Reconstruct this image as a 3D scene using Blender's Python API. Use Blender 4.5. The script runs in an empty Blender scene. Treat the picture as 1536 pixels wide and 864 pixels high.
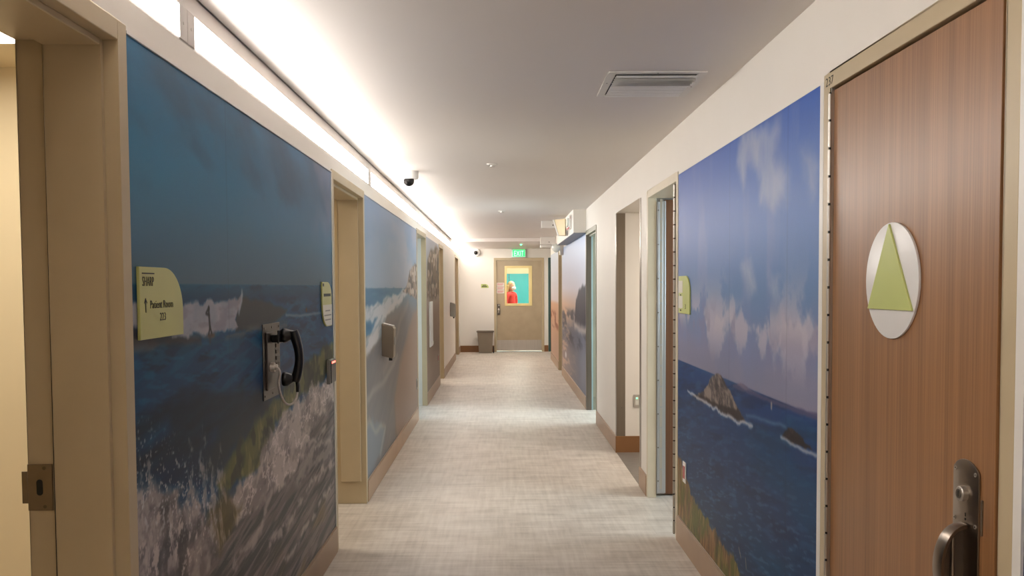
import bpy, bmesh, math, random
import numpy as np
from mathutils import Vector, Matrix

S = bpy.context.scene
COL = S.collection
R = math.radians

# ------------------------------------------------------------------ camera
yaw, pitch, roll = 0.01282, -0.04128, -0.00573
cam_d = bpy.data.cameras.new('camera'); cam = bpy.data.objects.new('camera', cam_d); COL.objects.link(cam)
cam_d.sensor_width = 36; cam_d.lens = 1290/1536*36; cam_d.shift_y = 51.26/1536
cam_d.clip_start = .02; cam_d.clip_end = 100
fw = Vector((math.sin(yaw)*math.cos(pitch), math.cos(yaw)*math.cos(pitch), math.sin(pitch)))
rt = Vector((math.cos(yaw), -math.sin(yaw), 0)); up = rt.cross(fw)
r2 = rt*math.cos(roll)+up*math.sin(roll); u2 = up*math.cos(roll)-rt*math.sin(roll)
cam.matrix_world = Matrix(((r2.x, u2.x, -fw.x, 0), (r2.y, u2.y, -fw.y, 0), (r2.z, u2.z, -fw.z, 1.48), (0, 0, 0, 1)))
S.camera = cam

# ------------------------------------------------------------------ world, exposure, room lamps and added fill lamps
w = bpy.data.worlds.new('world'); S.world = w; w.use_nodes = True
w.node_tree.nodes['Background'].inputs[0].default_value = (.9, .95, 1, 1)
w.node_tree.nodes['Background'].inputs[1].default_value = .15
S.view_settings.view_transform = 'Standard'; S.view_settings.look = 'None'
S.view_settings.gamma = 1; S.view_settings.use_curve_mapping = False
S.view_settings.exposure = 1.17
LENS = 9.5                      # radiance of the luminous wall slot
def lamp(x, y, z, sx, sy, power, col, rot=(0, 0, 0)):
    d = bpy.data.lights.new('room_or_fill_lamp', 'AREA'); d.shape = 'RECTANGLE'; d.size = sx; d.size_y = sy
    d.energy = power; d.color = col
    o = bpy.data.objects.new('room_or_fill_lamp', d); COL.objects.link(o); o.location = (x, y, z); o.rotation_euler = rot
DAY = (.72, .90, 1.0)
lamp(-2.9, 9.9, 1.6, 1.4, 1.6, 20, DAY, (0, R(-90), 0))        # daylight of the side rooms
lamp(2.9, 9.7, 1.6, 1.4, 1.6, 42, DAY, (0, R(90), 0))
lamp(3.1, 5.0, 1.6, 1.0, 1.4, 22, DAY, (0, R(90), 0))
lamp(-2.2, 13.4, 2.35, .8, .8, 12, (1, .93, .82))
lamp(2.4, 6.95, 2.08, .9, .3, 11, (1, .93, .84))
lamp(.5, 22.4, 2.40, 1.6, 1.0, 50, (1, .96, .88))
lamp(.9, 20.2, 2.40, .9, .6, 26, (1, .96, .9))  # added fill in front of the woman, lights her face and mask
lamp(.2, 18.2, 2.33, .5, .5, 9, (1, .95, .88))  # added fill under the end ceiling, no fixture seen, brightens the end wall
lamp(1.9, 18.6, 2.36, .6, .6, 6, (.8, .95, 1))
lamp(-2.2, 5.2, 2.35, .8, .8, 10, (1, .9, .75))

# ------------------------------------------------------------------ colour and materials
def lin(c):
    return tuple((v/255/12.92 if v/255 <= .04045 else ((v/255+.055)/1.055)**2.4) for v in c)
def N(nt, t, **k):
    n = nt.nodes.new(t)
    for a, b in k.items():
        if a in n.inputs: n.inputs[a].default_value = b
        else: setattr(n, a, b)
    return n
def mat(name, rgb, rough=.5, metal=0., var=.05, scale=(6, 6, 6), bump=.0, bscale=60, emit=0, emc=None, coat=0, coatr=.3, detail=3, trans=0):
    m = bpy.data.materials.new(name); m.use_nodes = True; nt = m.node_tree
    b = nt.nodes['Principled BSDF']; L = nt.links.new
    c = lin(rgb)
    tc = N(nt, 'ShaderNodeTexCoord'); mp = N(nt, 'ShaderNodeMapping'); mp.inputs['Scale'].default_value = scale
    L(tc.outputs['Object'], mp.inputs['Vector'])
    nz = N(nt, 'ShaderNodeTexNoise', Scale=1.0, Detail=detail); L(mp.outputs[0], nz.inputs['Vector'])
    rp = N(nt, 'ShaderNodeValToRGB')
    rp.color_ramp.elements[0].position = .3; rp.color_ramp.elements[1].position = .7
    rp.color_ramp.elements[0].color = tuple(v*(1-var) for v in c)+(1,)
    rp.color_ramp.elements[1].color = tuple(min(1, v*(1+var)) for v in c)+(1,)
    L(nz.outputs[0], rp.inputs[0]); L(rp.outputs[0], b.inputs['Base Color'])
    b.inputs['Roughness'].default_value = rough; b.inputs['Metallic'].default_value = metal
    b.inputs['Coat Weight'].default_value = coat; b.inputs['Coat Roughness'].default_value = coatr
    if trans: b.inputs['Transmission Weight'].default_value = trans
    if bump:
        n2 = N(nt, 'ShaderNodeTexNoise', Scale=bscale, Detail=2.0); L(tc.outputs['Object'], n2.inputs['Vector'])
        bp = N(nt, 'ShaderNodeBump', Strength=bump, Distance=.002); L(n2.outputs[0], bp.inputs['Height']); L(bp.outputs[0], b.inputs['Normal'])
    if emit:
        b.inputs['Emission Color'].default_value = (emc or c)+(1,) if len(emc or c) == 3 else emc
        b.inputs['Emission Strength'].default_value = emit
    return m

M = {}
M['wall'] = mat('wall_paint', (233, 227, 218), .55, var=.015, scale=(2, 2, 2), bump=.06, bscale=140)
M['ceiling'] = mat('ceiling_paint', (230, 223, 217), .6, var=.015, scale=(1.5, .6, 1), bump=.05, bscale=90)
M['cream'] = mat('cream_paint', (226, 208, 172), .55, var=.02, scale=(2, 2, 2), bump=.05, bscale=140)
M['frame'] = mat('tan_frame_enamel', (190, 172, 140), .38, var=.03, bump=.02)
M['frame_cream'] = mat('cream_frame_enamel', (216, 204, 180), .38, var=.03, bump=.02)
M['base'] = mat('baseboard_vinyl', (166, 138, 112), .42, var=.05)
M['base_dark'] = mat('baseboard_brown_shaded', (138, 96, 58), .42, var=.06)
M['steel'] = mat('brushed_steel', (196, 190, 182), .40, .9, var=.06, scale=(40, 40, 2))
M['guard_steel'] = mat('guard_stainless_steel', (142, 132, 120), .33, .95, var=.06, scale=(30, 30, 1.5))
M['steel_dark'] = mat('dark_steel', (120, 112, 104), .34, .9, var=.08, scale=(40, 40, 2))
M['nickel'] = mat('satin_nickel', (150, 138, 126), .28, 1, var=.05, scale=(30, 30, 30))
M['alu'] = mat('anodised_aluminium', (186, 188, 192), .35, .85, var=.05, scale=(30, 30, 2))
M['white'] = mat('white_enamel', (228, 224, 218), .4, var=.02)
M['white_pl'] = mat('white_plastic', (232, 230, 226), .35, var=.02)
M['grey_cap'] = mat('end_cap_grey', (196, 188, 182), .45, var=.03)
M['black'] = mat('black_plastic', (16, 15, 15), .28, var=.1)
M['rubber'] = mat('black_rubber', (24, 22, 20), .6, var=.1)
M['dark'] = mat('dark_cavity', (46, 42, 40), .8, var=.1)
M['ink'] = mat('black_ink', (28, 28, 24), .5, var=.05)
M['olive'] = mat('olive_sign_acrylic', (186, 186, 112), .3, var=.03)
M['lime'] = mat('lime_sign_acrylic', (192, 200, 122), .3, var=.02)
M['disc'] = mat('white_sign_acrylic', (226, 224, 222), .3, var=.02)
M['insert'] = mat('paper_insert', (222, 218, 208), .5, var=.03)
M['grey_pl'] = mat('grey_plastic', (140, 138, 132), .4, var=.05)
M['bronze'] = mat('bronze_grey_plastic', (134, 118, 100), .33, .3, var=.05)
M['bin'] = mat('taupe_bin_plastic', (134, 122, 106), .45, var=.04)
M['red'] = mat('red_plastic', (176, 22, 24), .35, var=.05)
M['redled'] = mat('red_led', (255, 90, 70), .4, emit=2.0, emc=(1, .12, .08))
M['greenled'] = mat('green_led', (60, 255, 120), .4, emit=5, emc=(.05, 1, .25))
M['exitface'] = mat('exit_sign_face', (60, 220, 110), .4, emit=.8, emc=(.03, .72, .14))
M['exitletter'] = mat('exit_sign_letters', (190, 255, 210), .4, emit=1.0, emc=(.35, 1, .45))
M['teal'] = mat('teal_panel_paint', (60, 160, 164), .4, var=.05)
M['tealdark'] = mat('dark_teal_door', (70, 96, 92), .4, var=.05)
M['winframe'] = mat('pale_yellow_window_trim', (236, 214, 150), .4, var=.02)
M['skin'] = mat('skin', (222, 172, 146), .5, var=.04)
M['redcloth'] = mat('red_knit', (222, 62, 56), .8, var=.06, bump=.2)
M['hair'] = mat('blond_hair', (224, 190, 138), .55, var=.2, scale=(40, 40, 6))
M['trousers'] = mat('dark_trousers', (50, 52, 62), .8, var=.06)
M['mask'] = mat('white_mask_fabric', (238, 240, 242), .7, var=.02)
M['lens'] = mat('luminous_lens', (255, 250, 242), .4, emit=LENS, emc=(1.0, .94, .88))
M['lens_far'] = mat('luminous_lens_boosted', (255, 250, 242), .4, emit=LENS*1.4, emc=(1.0, .94, .88))  # emission raised to brighten the far end of the corridor
M['panel'] = mat('luminous_ceiling_panel', (255, 250, 242), .4, emit=3, emc=(1.0, .93, .82))
M['cable'] = mat('armoured_cord_steel', (206, 198, 188), .35, .5, var=.1, scale=(2, 2, 260))
M['domeglass'] = mat('frosted_dome_glass', (222, 228, 220), .15, var=.02)

def glass(name, col=(1, 1, 1)):
    m = bpy.data.materials.new(name); m.use_nodes = True; nt = m.node_tree; nt.nodes.clear()
    o = N(nt, 'ShaderNodeOutputMaterial'); mx = N(nt, 'ShaderNodeMixShader'); fr = N(nt, 'ShaderNodeFresnel', IOR=1.45)
    t = N(nt, 'ShaderNodeBsdfTransparent'); g = N(nt, 'ShaderNodeBsdfGlossy', Roughness=.03)
    t.inputs[0].default_value = col+(1,)
    nt.links.new(fr.outputs[0], mx.inputs[0]); nt.links.new(t.outputs[0], mx.inputs[1]); nt.links.new(g.outputs[0], mx.inputs[2]); nt.links.new(mx.outputs[0], o.inputs[0])
    return m
M['glass'] = glass('window_glass', (.93, .97, .95))

def wood(name, dark, light, rough=.32, coat=.0):
    m = bpy.data.materials.new(name); m.use_nodes = True; nt = m.node_tree; L = nt.links.new
    b = nt.nodes['Principled BSDF']; tc = N(nt, 'ShaderNodeTexCoord')
    def nz(sc, det, w=1):
        mp = N(nt, 'ShaderNodeMapping'); mp.inputs['Scale'].default_value = sc; L(tc.outputs['Object'], mp.inputs[0])
        n = N(nt, 'ShaderNodeTexNoise', Scale=1.0, Detail=det, Roughness=.6); L(mp.outputs[0], n.inputs[0]); return n
    a = nz((150, 150, 1.1), 3); c = nz((26, 26, .35), 3); d = nz((420, 420, 6), 1)
    m1 = N(nt, 'ShaderNodeMath', operation='MULTIPLY_ADD'); m1.inputs[1].default_value = .55; L(a.outputs[0], m1.inputs[0])
    m2 = N(nt, 'ShaderNodeMath', operation='MULTIPLY'); m2.inputs[1].default_value = .45; L(c.outputs[0], m2.inputs[0]); L(m2.outputs[0], m1.inputs[2])
    m3 = N(nt, 'ShaderNodeMath', operation='MULTIPLY_ADD'); m3.inputs[1].default_value = .16; L(d.outputs[0], m3.inputs[0]); L(m1.outputs[0], m3.inputs[2])
    rp = N(nt, 'ShaderNodeValToRGB'); rp.color_ramp.elements[0].position = .42; rp.color_ramp.elements[1].position = .74
    rp.color_ramp.elements[0].color = lin(dark)+(1,); rp.color_ramp.elements[1].color = lin(light)+(1,)
    L(m3.outputs[0], rp.inputs[0]); L(rp.outputs[0], b.inputs['Base Color'])
    b.inputs['Roughness'].default_value = rough
    b.inputs['Coat Weight'].default_value = coat; b.inputs['Coat Roughness'].default_value = .3
    bp = N(nt, 'ShaderNodeBump', Strength=.12, Distance=.0006); L(d.outputs[0], bp.inputs['Height']); L(bp.outputs[0], b.inputs['Normal'])
    return m
M['wood'] = wood('walnut_laminate', (126, 86, 52), (166, 119, 78), .38, .22)
M['wood_dark'] = wood('dark_walnut_laminate', (96, 60, 38), (128, 84, 54), .4)

def floor_mat():
    m = bpy.data.materials.new('woven_look_vinyl'); m.use_nodes = True; nt = m.node_tree; L = nt.links.new
    b = nt.nodes['Principled BSDF']; tc = N(nt, 'ShaderNodeTexCoord')
    def nz(sc, det=3, rg=.6):
        mp = N(nt, 'ShaderNodeMapping'); mp.inputs['Scale'].default_value = sc; L(tc.outputs['Object'], mp.inputs[0])
        n = N(nt, 'ShaderNodeTexNoise', Scale=1.0, Detail=det, Roughness=rg); L(mp.outputs[0], n.inputs[0]); return n.outputs[0]
    def ma(op, a, bb, c=None):
        n = N(nt, 'ShaderNodeMath', operation=op)
        for i, v in enumerate((a, bb, c)):
            if v is None: continue
            if isinstance(v, (int, float)): n.inputs[i].default_value = v
            else: L(v, n.inputs[i])
        return n.outputs[0]
    across = nz((2.2, 34, 1), 4); along = nz((34, 2.2, 1), 4); soft = nz((3.5, 6, 1), 3); broad = nz((1.1, .8, 1), 2)
    acr2 = nz((8, 190, 1), 2); fine = nz((160, 190, 1), 2)
    v = ma('MULTIPLY', across, .30); v = ma('MULTIPLY_ADD', along, .24, v); v = ma('MULTIPLY_ADD', soft, .28, v)
    v = ma('MULTIPLY_ADD', broad, .12, v); v = ma('MULTIPLY_ADD', acr2, .07, v); v = ma('MULTIPLY_ADD', fine, .05, v)
    rp = N(nt, 'ShaderNodeValToRGB'); e = rp.color_ramp.elements
    e[0].position = .40; e[0].color = lin((172, 160, 148))+(1,)
    e[1].position = .64; e[1].color = lin((222, 213, 202))+(1,)
    k = e.new(.52); k.color = lin((201, 190, 178))+(1,)
    L(v, rp.inputs[0])
    # faint joints of the vinyl tiles (46 x 92 cm)
    br = N(nt, 'ShaderNodeTexBrick', Scale=1.0); br.inputs['Brick Width'].default_value = .92; br.inputs['Row Height'].default_value = .46
    br.inputs['Mortar Size'].default_value = .0012; br.inputs['Color1'].default_value = (1, 1, 1, 1); br.inputs['Color2'].default_value = (.955, .965, .97, 1)
    br.inputs['Mortar'].default_value = (.86, .86, .86, 1); L(tc.outputs['Object'], br.inputs[0])
    mx = N(nt, 'ShaderNodeMix', data_type='RGBA', blend_type='MULTIPLY'); mx.inputs[0].default_value = 1
    L(rp.outputs[0], mx.inputs[6]); L(br.outputs[0], mx.inputs[7]); L(mx.outputs[2], b.inputs['Base Color'])
    b.inputs['Roughness'].default_value = .42
    bp = N(nt, 'ShaderNodeBump', Strength=.1, Distance=.001); L(v, bp.inputs['Height']); L(bp.outputs[0], b.inputs['Normal'])
    return m
M['floor'] = floor_mat()

def print_mat(name, rough=.42):
    m = bpy.data.materials.new(name); m.use_nodes = True; nt = m.node_tree; L = nt.links.new
    b = nt.nodes['Principled BSDF']; at = N(nt, 'ShaderNodeAttribute', attribute_name='print')
    tc = N(nt, 'ShaderNodeTexCoord'); n = N(nt, 'ShaderNodeTexNoise', Scale=220.0, Detail=2.0); L(tc.outputs['Object'], n.inputs[0])
    mr = N(nt, 'ShaderNodeMapRange'); mr.inputs[3].default_value = .93; mr.inputs[4].default_value = 1.07; L(n.outputs[0], mr.inputs[0])
    mx = N(nt, 'ShaderNodeMix', data_type='RGBA', blend_type='MULTIPLY'); mx.inputs[0].default_value = 1
    L(at.outputs['Color'], mx.inputs[6]); L(mr.outputs[0], mx.inputs[7]); L(mx.outputs[2], b.inputs['Base Color'])
    n2 = N(nt, 'ShaderNodeTexNoise', Scale=9.0, Detail=3.0); L(tc.outputs['Object'], n2.inputs[0])
    bp = N(nt, 'ShaderNodeBump', Strength=.12, Distance=.004); L(n2.outputs[0], bp.inputs['Height']); L(bp.outputs[0], b.inputs['Normal'])
    b.inputs['Roughness'].default_value = rough; b.inputs['Specular IOR Level'].default_value = .16
    return m
M['print'] = print_mat('printed_wall_vinyl')

# ------------------------------------------------------------------ mesh helpers
class MB:
    def __init__(s): s.v = []; s.f = []
    def add(s, vs, fs):
        k = len(s.v); s.v += [tuple(p) for p in vs]; s.f += [tuple(i+k for i in f) for f in fs]; return s
    def box(s, x0, x1, y0, y1, z0, z1):
        x0, x1 = sorted((x0, x1)); y0, y1 = sorted((y0, y1)); z0, z1 = sorted((z0, z1))
        return s.add([(x0, y0, z0), (x1, y0, z0), (x1, y1, z0), (x0, y1, z0), (x0, y0, z1), (x1, y0, z1), (x1, y1, z1), (x0, y1, z1)],
                     [(0, 3, 2, 1), (4, 5, 6, 7), (0, 1, 5, 4), (1, 2, 6, 5), (2, 3, 7, 6), (3, 0, 4, 7)])
    def prism(s, poly, ax, a, b):
        # poly in the two other axes (cyclic order), extruded along ax
        n = len(poly)
        def p(q, t): return (t, q[0], q[1]) if ax == 0 else ((q[0], t, q[1]) if ax == 1 else (q[0], q[1], t))
        vs = [p(q, a) for q in poly]+[p(q, b) for q in poly]
        return s.add(vs, [tuple(range(n))[::-1], tuple(range(n, 2*n))]+[(i, (i+1) % n, n+(i+1) % n, n+i) for i in range(n)])
    def tube(s, pts, r, n=10, cap=True):
        pts = [Vector(p) for p in pts]; m = len(pts); rs = r if isinstance(r, (list, tuple)) else [r]*m
        vs = []; fs = []; nrm = None
        for i, p in enumerate(pts):
            d = (pts[min(i+1, m-1)]-pts[max(i-1, 0)]).normalized()
            if nrm is None: nrm = d.orthogonal().normalized()
            nrm = (nrm-d*nrm.dot(d)).normalized(); bi = d.cross(nrm)
            for k in range(n):
                a = 2*math.pi*k/n; vs.append(p+(nrm*math.cos(a)+bi*math.sin(a))*rs[i])
        for i in range(m-1):
            for k in range(n): fs.append((i*n+k, i*n+(k+1) % n, (i+1)*n+(k+1) % n, (i+1)*n+k))
        if cap: fs += [tuple(range(n))[::-1], tuple(range((m-1)*n, m*n))]
        return s.add(vs, fs)
    def ell(s, c, r, nu=16, nv=10, f=None):
        vs = []; fs = []
        for j in range(nv+1):
            t = math.pi*j/nv
            for i in range(nu):
                a = 2*math.pi*i/nu; d = Vector((math.sin(t)*math.cos(a), math.sin(t)*math.sin(a), math.cos(t)))
                k = f(d) if f else 1
                vs.append((c[0]+d.x*r[0]*k, c[1]+d.y*r[1]*k, c[2]+d.z*r[2]*k))
        for j in range(nv):
            for i in range(nu): fs.append((j*nu+i, (j+1)*nu+i, (j+1)*nu+(i+1) % nu, j*nu+(i+1) % nu))
        return s.add(vs, fs)
    def build(s, name, m, parent=None, bevel=0, smooth=False, seg=2):
        me = bpy.data.meshes.new(name); me.from_pydata(s.v, [], s.f); me.validate()
        b = bmesh.new(); b.from_mesh(me)
        bmesh.ops.remove_doubles(b, verts=b.verts, dist=1e-6)
        bmesh.ops.recalc_face_normals(b, faces=b.faces)
        if bevel:
            es = [e for e in b.edges if len(e.link_faces) == 2 and e.calc_face_angle() > .6]
            bmesh.ops.bevel(b, geom=es, offset=bevel, segments=seg, affect='EDGES', profile=.5)
        b.to_mesh(me); b.free()
        if smooth:
            for p in me.polygons: p.use_smooth = True
        me.materials.append(M[m] if isinstance(m, str) else m)
        o = bpy.data.objects.new(name, me); COL.objects.link(o)
        if parent: o.parent = parent; o.matrix_parent_inverse = Matrix.Translation(-Vector(parent.location)) if parent.rotation_euler[2] == 0 else Matrix()
        return o
def smooth_by_angle(o, a=.7):
    me = o.data
    for p in me.polygons: p.use_smooth = True
    b = bmesh.new(); b.from_mesh(me)
    for e in b.edges: e.smooth = not (len(e.link_faces) == 2 and e.calc_face_angle() > a)
    b.to_mesh(me); b.free(); return o
def tag(o, label=None, cat=None, group=None, kind=None):
    if label: o['label'] = label
    if cat: o['category'] = cat
    if group: o['group'] = group
    if kind: o['kind'] = kind
    return o
def thing(name, label, cat, loc, group=None):
    o = bpy.data.objects.new(name, None); o.empty_display_size = .1; COL.objects.link(o); o.location = loc
    return tag(o, label, cat, group)
def struct(o, label=None): o['kind'] = 'structure'; (label and o.__setitem__('label', label)); return o
def sempty(name, loc, label=None):
    o = bpy.data.objects.new(name, None); o.empty_display_size = .1; COL.objects.link(o); o.location = loc; return struct(o, label)
def text_obj(name, body, m, parent, origin, ux, uz, size, depth=.0012, sx=1.0, align='LEFT'):
    cu = bpy.data.curves.new('t', 'FONT'); cu.body = body; cu.size = size; cu.extrude = depth/2; cu.align_x = align; cu.offset = -size*.011; cu.resolution_u = 3
    t = bpy.data.objects.new('t', cu); COL.objects.link(t); bpy.context.view_layer.update()
    me = bpy.data.meshes.new_from_object(t.evaluated_get(bpy.context.evaluated_depsgraph_get()))
    COL.objects.unlink(t); bpy.data.objects.remove(t); bpy.data.curves.remove(cu)
    ux = Vector(ux).normalized(); uz = Vector(uz).normalized(); un = ux.cross(uz)
    for v in me.vertices:
        c = v.co.copy(); v.co = Vector(origin)+ux*c.x*sx+uz*c.y+un*(c.z+depth/2)
    me.materials.clear(); me.materials.append(M[m]); me.name = name
    o = bpy.data.objects.new(name, me); COL.objects.link(o)
    if parent: o.parent = parent; o.matrix_parent_inverse = Matrix.Translation(-Vector(parent.location))
    return o

# ------------------------------------------------------------------ the shell
XL, XR, T = -.932, 1.023, .235
CZ, FT, OT, MT = 2.398, 2.134, 2.084, 2.115      # ceiling, frame top, opening top, mural top
YB, YE = -3.0, 19.5
def wx(side, d): return XL-d if side < 0 else XR+d          # d into the wall (negative: into the corridor)
class WB(MB):
    def wbox(s, side, d0, d1, y0, y1, z0, z1): return s.box(wx(side, d0), wx(side, d1), y0, y1, z0, z1)

struct(MB().box(-3.9, 3.9, YB-.2, 24.5, -.1, 0).build('floor', 'floor'), 'beige woven-look vinyl floor of the corridor')
struct(MB().box(-.9585, XR+T, YB-.2, 16.35, CZ, 2.56).build('ceiling', 'ceiling'))
struct(MB().box(-.955, 3.8, 16.35, YE, 2.335, 2.56).build('ceiling', 'ceiling'))
doorsL = [(1.05, 2.177), (4.776, 5.90), (9.56, 10.75), (13.0, 13.93), (17.5, 18.85)]
doorsR = [(1.683, 2.712), (4.944, 5.995), (9.17, 10.29), (14.34, 15.2)]
def wall(side, name, opens, y0, y1, top, m='wall', end=None):
    b = WB(); y = y0
    for a, c, zt in opens:
        b.wbox(side, 0, T, y, a, 0, top); b.wbox(side, 0, T, a, c, zt, top); y = c
    if y < y1: b.wbox(side, 0, T, y, y1, 0, top)
    return struct(b.build(name, m))
wall(-1, 'wall_left', [(a, b, FT) for a, b in doorsL], YB, YE, 2.205)
wall(1, 'wall_right', [doorsR[0]+(FT,), (doorsR[1][0], doorsR[1][1]+.08, FT)]+[(6.31, 7.59, 2.125)]+[(a, b, FT) for a, b in doorsR[2:]], YB, 17.55, 2.5)
struct(MB().box(-3.9, 3.9, YB-.2, YB, 0, 2.56).build('wall_back', 'wall'))
# end wall with the door opening
eb = MB().box(-1.2, -.156, YE, YE+.15, 0, 2.5).box(-.156, .983, YE, YE+.15, 2.13, 2.5).box(.983, 1.075, YE, YE+.15, 0, 2.5).box(1.075, 2.1, YE, YE+.15, 2.13, 2.5).box(2.1, 3.8, YE, YE+.15, 0, 2.5)
struct(eb.build('wall_end', 'wall'))
def room(side, y0, y1, name, m='cream', h=2.398, dep=2.3):
    b = WB(); t = .08
    b.wbox(side, T, dep, y0-t, y0, 0, h+.1); b.wbox(side, T, dep, y1, y1+t, 0, h+.1)
    b.wbox(side, dep, dep+t, y0-t, y1+t, 0, h+.1); b.wbox(side, T, dep, y0, y1, h, h+.1)
    return struct(b.build(name, m))
room(-1, -.6, 3.62, 'wall_side_room'); room(-1, 3.72, 7.9, 'wall_side_room'); room(-1, 8.0, 11.9, 'wall_side_room', mat('daylight_tinted_wall', (118, 156, 176), .5, var=.02))  # third room: blue of the daylight put into the wall colour
room(-1, 12.0, 15.9, 'wall_side_room'); room(-1, 16.0, 19.4, 'wall_side_room')
room(1, 2.9, 6.21, 'wall_side_room', 'wall'); room(1, 6.31, 7.59, 'wall_alcove', 'wall', 2.125)
struct(MB().box(XR-.004, 3.3, 6.31, 7.578, 0, .002).build('floor_alcove', mat('grey_alcove_vinyl', (120, 112, 104), .45, var=.1, scale=(9, 30, 1)))); room(1, 7.69, 12.0, 'wall_side_room', 'wall')
room(1, 12.1, 17.3, 'wall_side_room')
struct(MB().box(1.258, 1.35, 17.3, 17.55, 0, 2.5).box(1.35, 3.8, 17.38, 17.5, 0, 2.5).box(3.8, 3.9, 17.38, YE+.15, 0, 2.5).build('wall_side_passage', 'wall'))
# room behind the end door
struct(MB().box(-2.2, -2.1, YE+.15, 24.2, 0, 2.5).box(2.6, 2.7, YE+.15, 24.2, 0, 2.5).box(-2.2, 2.7, 24.1, 24.2, 1.84, 2.5).box(-2.2, 2.7, YE+.15, 24.2, 2.42, 2.5).build('wall_end_room', 'cream'))
tw = sempty('wall_end_room_panelling', (0, 24.0, 0))
for i in range(6):
    MB().box(-2.1+i*.78, -2.1+i*.78+.765, 24.02, 24.1, 0, .955).build('panel', 'teal', tw, bevel=.004)
    MB().box(-2.1+i*.78, -2.1+i*.78+.765, 24.02, 24.1, .965, 1.84).build('panel', 'teal', tw, bevel=.004)

# baseboards
def base(side, y0, y1, m='base'):
    b = WB(); b.wbox(side, -.011, 0, y0, y1, .0, .142); b.wbox(side, -.008, 0, y0, y1, .142, .147)
    struct(b.build('baseboard_left' if side < 0 else 'baseboard_right', m, bevel=.002, seg=1))
for a, b_ in [(YB, 1.05), (2.177, 4.776), (5.90, 9.56), (10.75, 13.0), (13.93, 17.5), (18.85, YE)]: base(-1, a, b_)
for a, b_ in [(YB, 1.683), (2.712, 4.944), (5.995, 6.30), (7.58, 9.17), (10.29, 14.34), (15.2, 17.55)]: base(1, a, b_)
struct(MB().box(1.012, 3.0, 7.578, 7.59, 0, .147).build('baseboard_alcove', 'base_dark', bevel=.002, seg=1))  # alcove shade put into a darker baseboard brown
struct(MB().box(-.92, -.156, YE-.012, YE, 0, .147).build('baseboard_end', 'base_dark', bevel=.002, seg=1))
struct(MB().box(.983, 1.072, YE-.012, YE, 0, .147).build('baseboard_end', 'base_dark', bevel=.002, seg=1))
# thin white edge trims around the murals
def trim(side, y0, y1, z0, z1, m='white'):
    b = WB(); b.wbox(side, -.006, 0, y0, y1, z0, z1); struct(b.build('trim_1', m))
trim(-1, 2.178, 4.775, MT, MT+.007); trim(-1, 4.766, 4.776, .147, MT); trim(-1, 5.905, 9.56, MT, MT+.007); trim(1, 2.712, 2.742, .147, MT)
trim(1, 1.655, 1.683, 0, 2.3)

# ------------------------------------------------------------------ door frames
def door_frame(n, side, ya, yb, label, m='frame', stop=True, gasket=False, strike=False, face=.05, strike_z=.99, far=None):
    r = sempty('door_%d' % n, (wx(side, 0), (ya+yb)/2, 0), label)
    b = WB()
    for s0, s1 in ((ya, ya+face), (yb-face, yb)): b.wbox(side, -.006, far if (far and s0 > ya) else T+.006, s0, s1, 0, FT)
    b.wbox(side, -.006, T+.006, ya+face, yb-face, OT, FT)
    b.build('frame', m, r, bevel=.0025, seg=2)
    if stop:
        b = WB()
        b.wbox(side, .03, .168, ya+face, ya+face+.016, .155, OT); b.wbox(side, .03, .168, yb-face-.016, yb-face, .155, OT)
        b.wbox(side, .03, .168, ya+face+.016, yb-face-.016, OT-.016, OT)
        b.build('door_stop', m, r, bevel=.002, seg=1)
    if gasket:
        b = WB(); b.wbox(side, .168, .1715, yb-face-.012, yb-face, .155, OT-.012); b.wbox(side, .168, .1715, ya+face, yb-face, OT-.013, OT)
        b.build('gasket', 'rubber', r)
    if strike:
        y = yb-face
        b = WB(); b.wbox(side, .180, .2418, y-.0022, y, strike_z-.058, strike_z+.058); b.wbox(side, .2418, .256, y-.0022, y, strike_z-.04, strike_z+.04)
        p = b.build('strike_plate', 'nickel', r, bevel=.0008, seg=1)
        pts = [(wx(side, .212+.008*math.cos(a)), strike_z+(.012 if math.sin(a) > 0 else -.012)+.008*math.sin(a)) for a in [2*math.pi*i/16+.01 for i in range(16)]]
        MB().prism(pts, 1, y-.0028, y-.001).build('latch_hole', 'ink', p)
        for dz in (-.048, .048):
            q = (wx(side, .2), y, strike_z+dz)
            MB().tube([(q[0], y-.003, q[2]), (q[0], y-.001, q[2])], .0045, 10).build('screw', 'steel_dark', p)
    return r
door_frame(1, -1, *doorsL[0], 'wide tan steel door frame at the left edge, open onto a cream room', gasket=True, strike=True)
door_frame(2, -1, *doorsL[1], 'tan door frame between the big wave mural and the beach mural')
door_frame(3, -1, *doorsL[2], 'tan door frame with daylight behind, at the far end of the beach mural', stop=False, far=.055)
door_frame(4, -1, *doorsL[3], 'tan door frame between the narrow house mural and the blank wall')
WB().wbox(-1, .055, T, 10.751, 10.76, 0, 2.134).build('side_lining', 'wall', bpy.data.objects['door_3'])
d5 = door_frame(5, -1, *doorsL[4], 'last door on the left, dark leaf, beside the end wall', stop=False)
WB().wbox(-1, .05, .094, doorsL[4][0]+.053, doorsL[4][1]-.053, .008, OT-.004).build('door_leaf', 'wood_dark', d5, bevel=.002)
d6 = door_frame(6, 1, *doorsR[0], 'brown wood-grain door with its tan frame, numbered 237, at right', stop=False)
d7 = door_frame(7, 1, *doorsR[1], 'open doorway with cream frame just past the blue sky mural', 'frame_cream', stop=False, far=.055)
M['olive_frame'] = mat('olive_grey_frame_enamel', (142, 140, 122), .4)
d8 = door_frame(8, 1, *doorsR[2], 'open doorway with a steel jamb before the dusk beach mural', 'olive_frame', strike=True)
d9 = door_frame(9, 1, *doorsR[3], 'far tan door frame between the two dusk beach murals')

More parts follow.
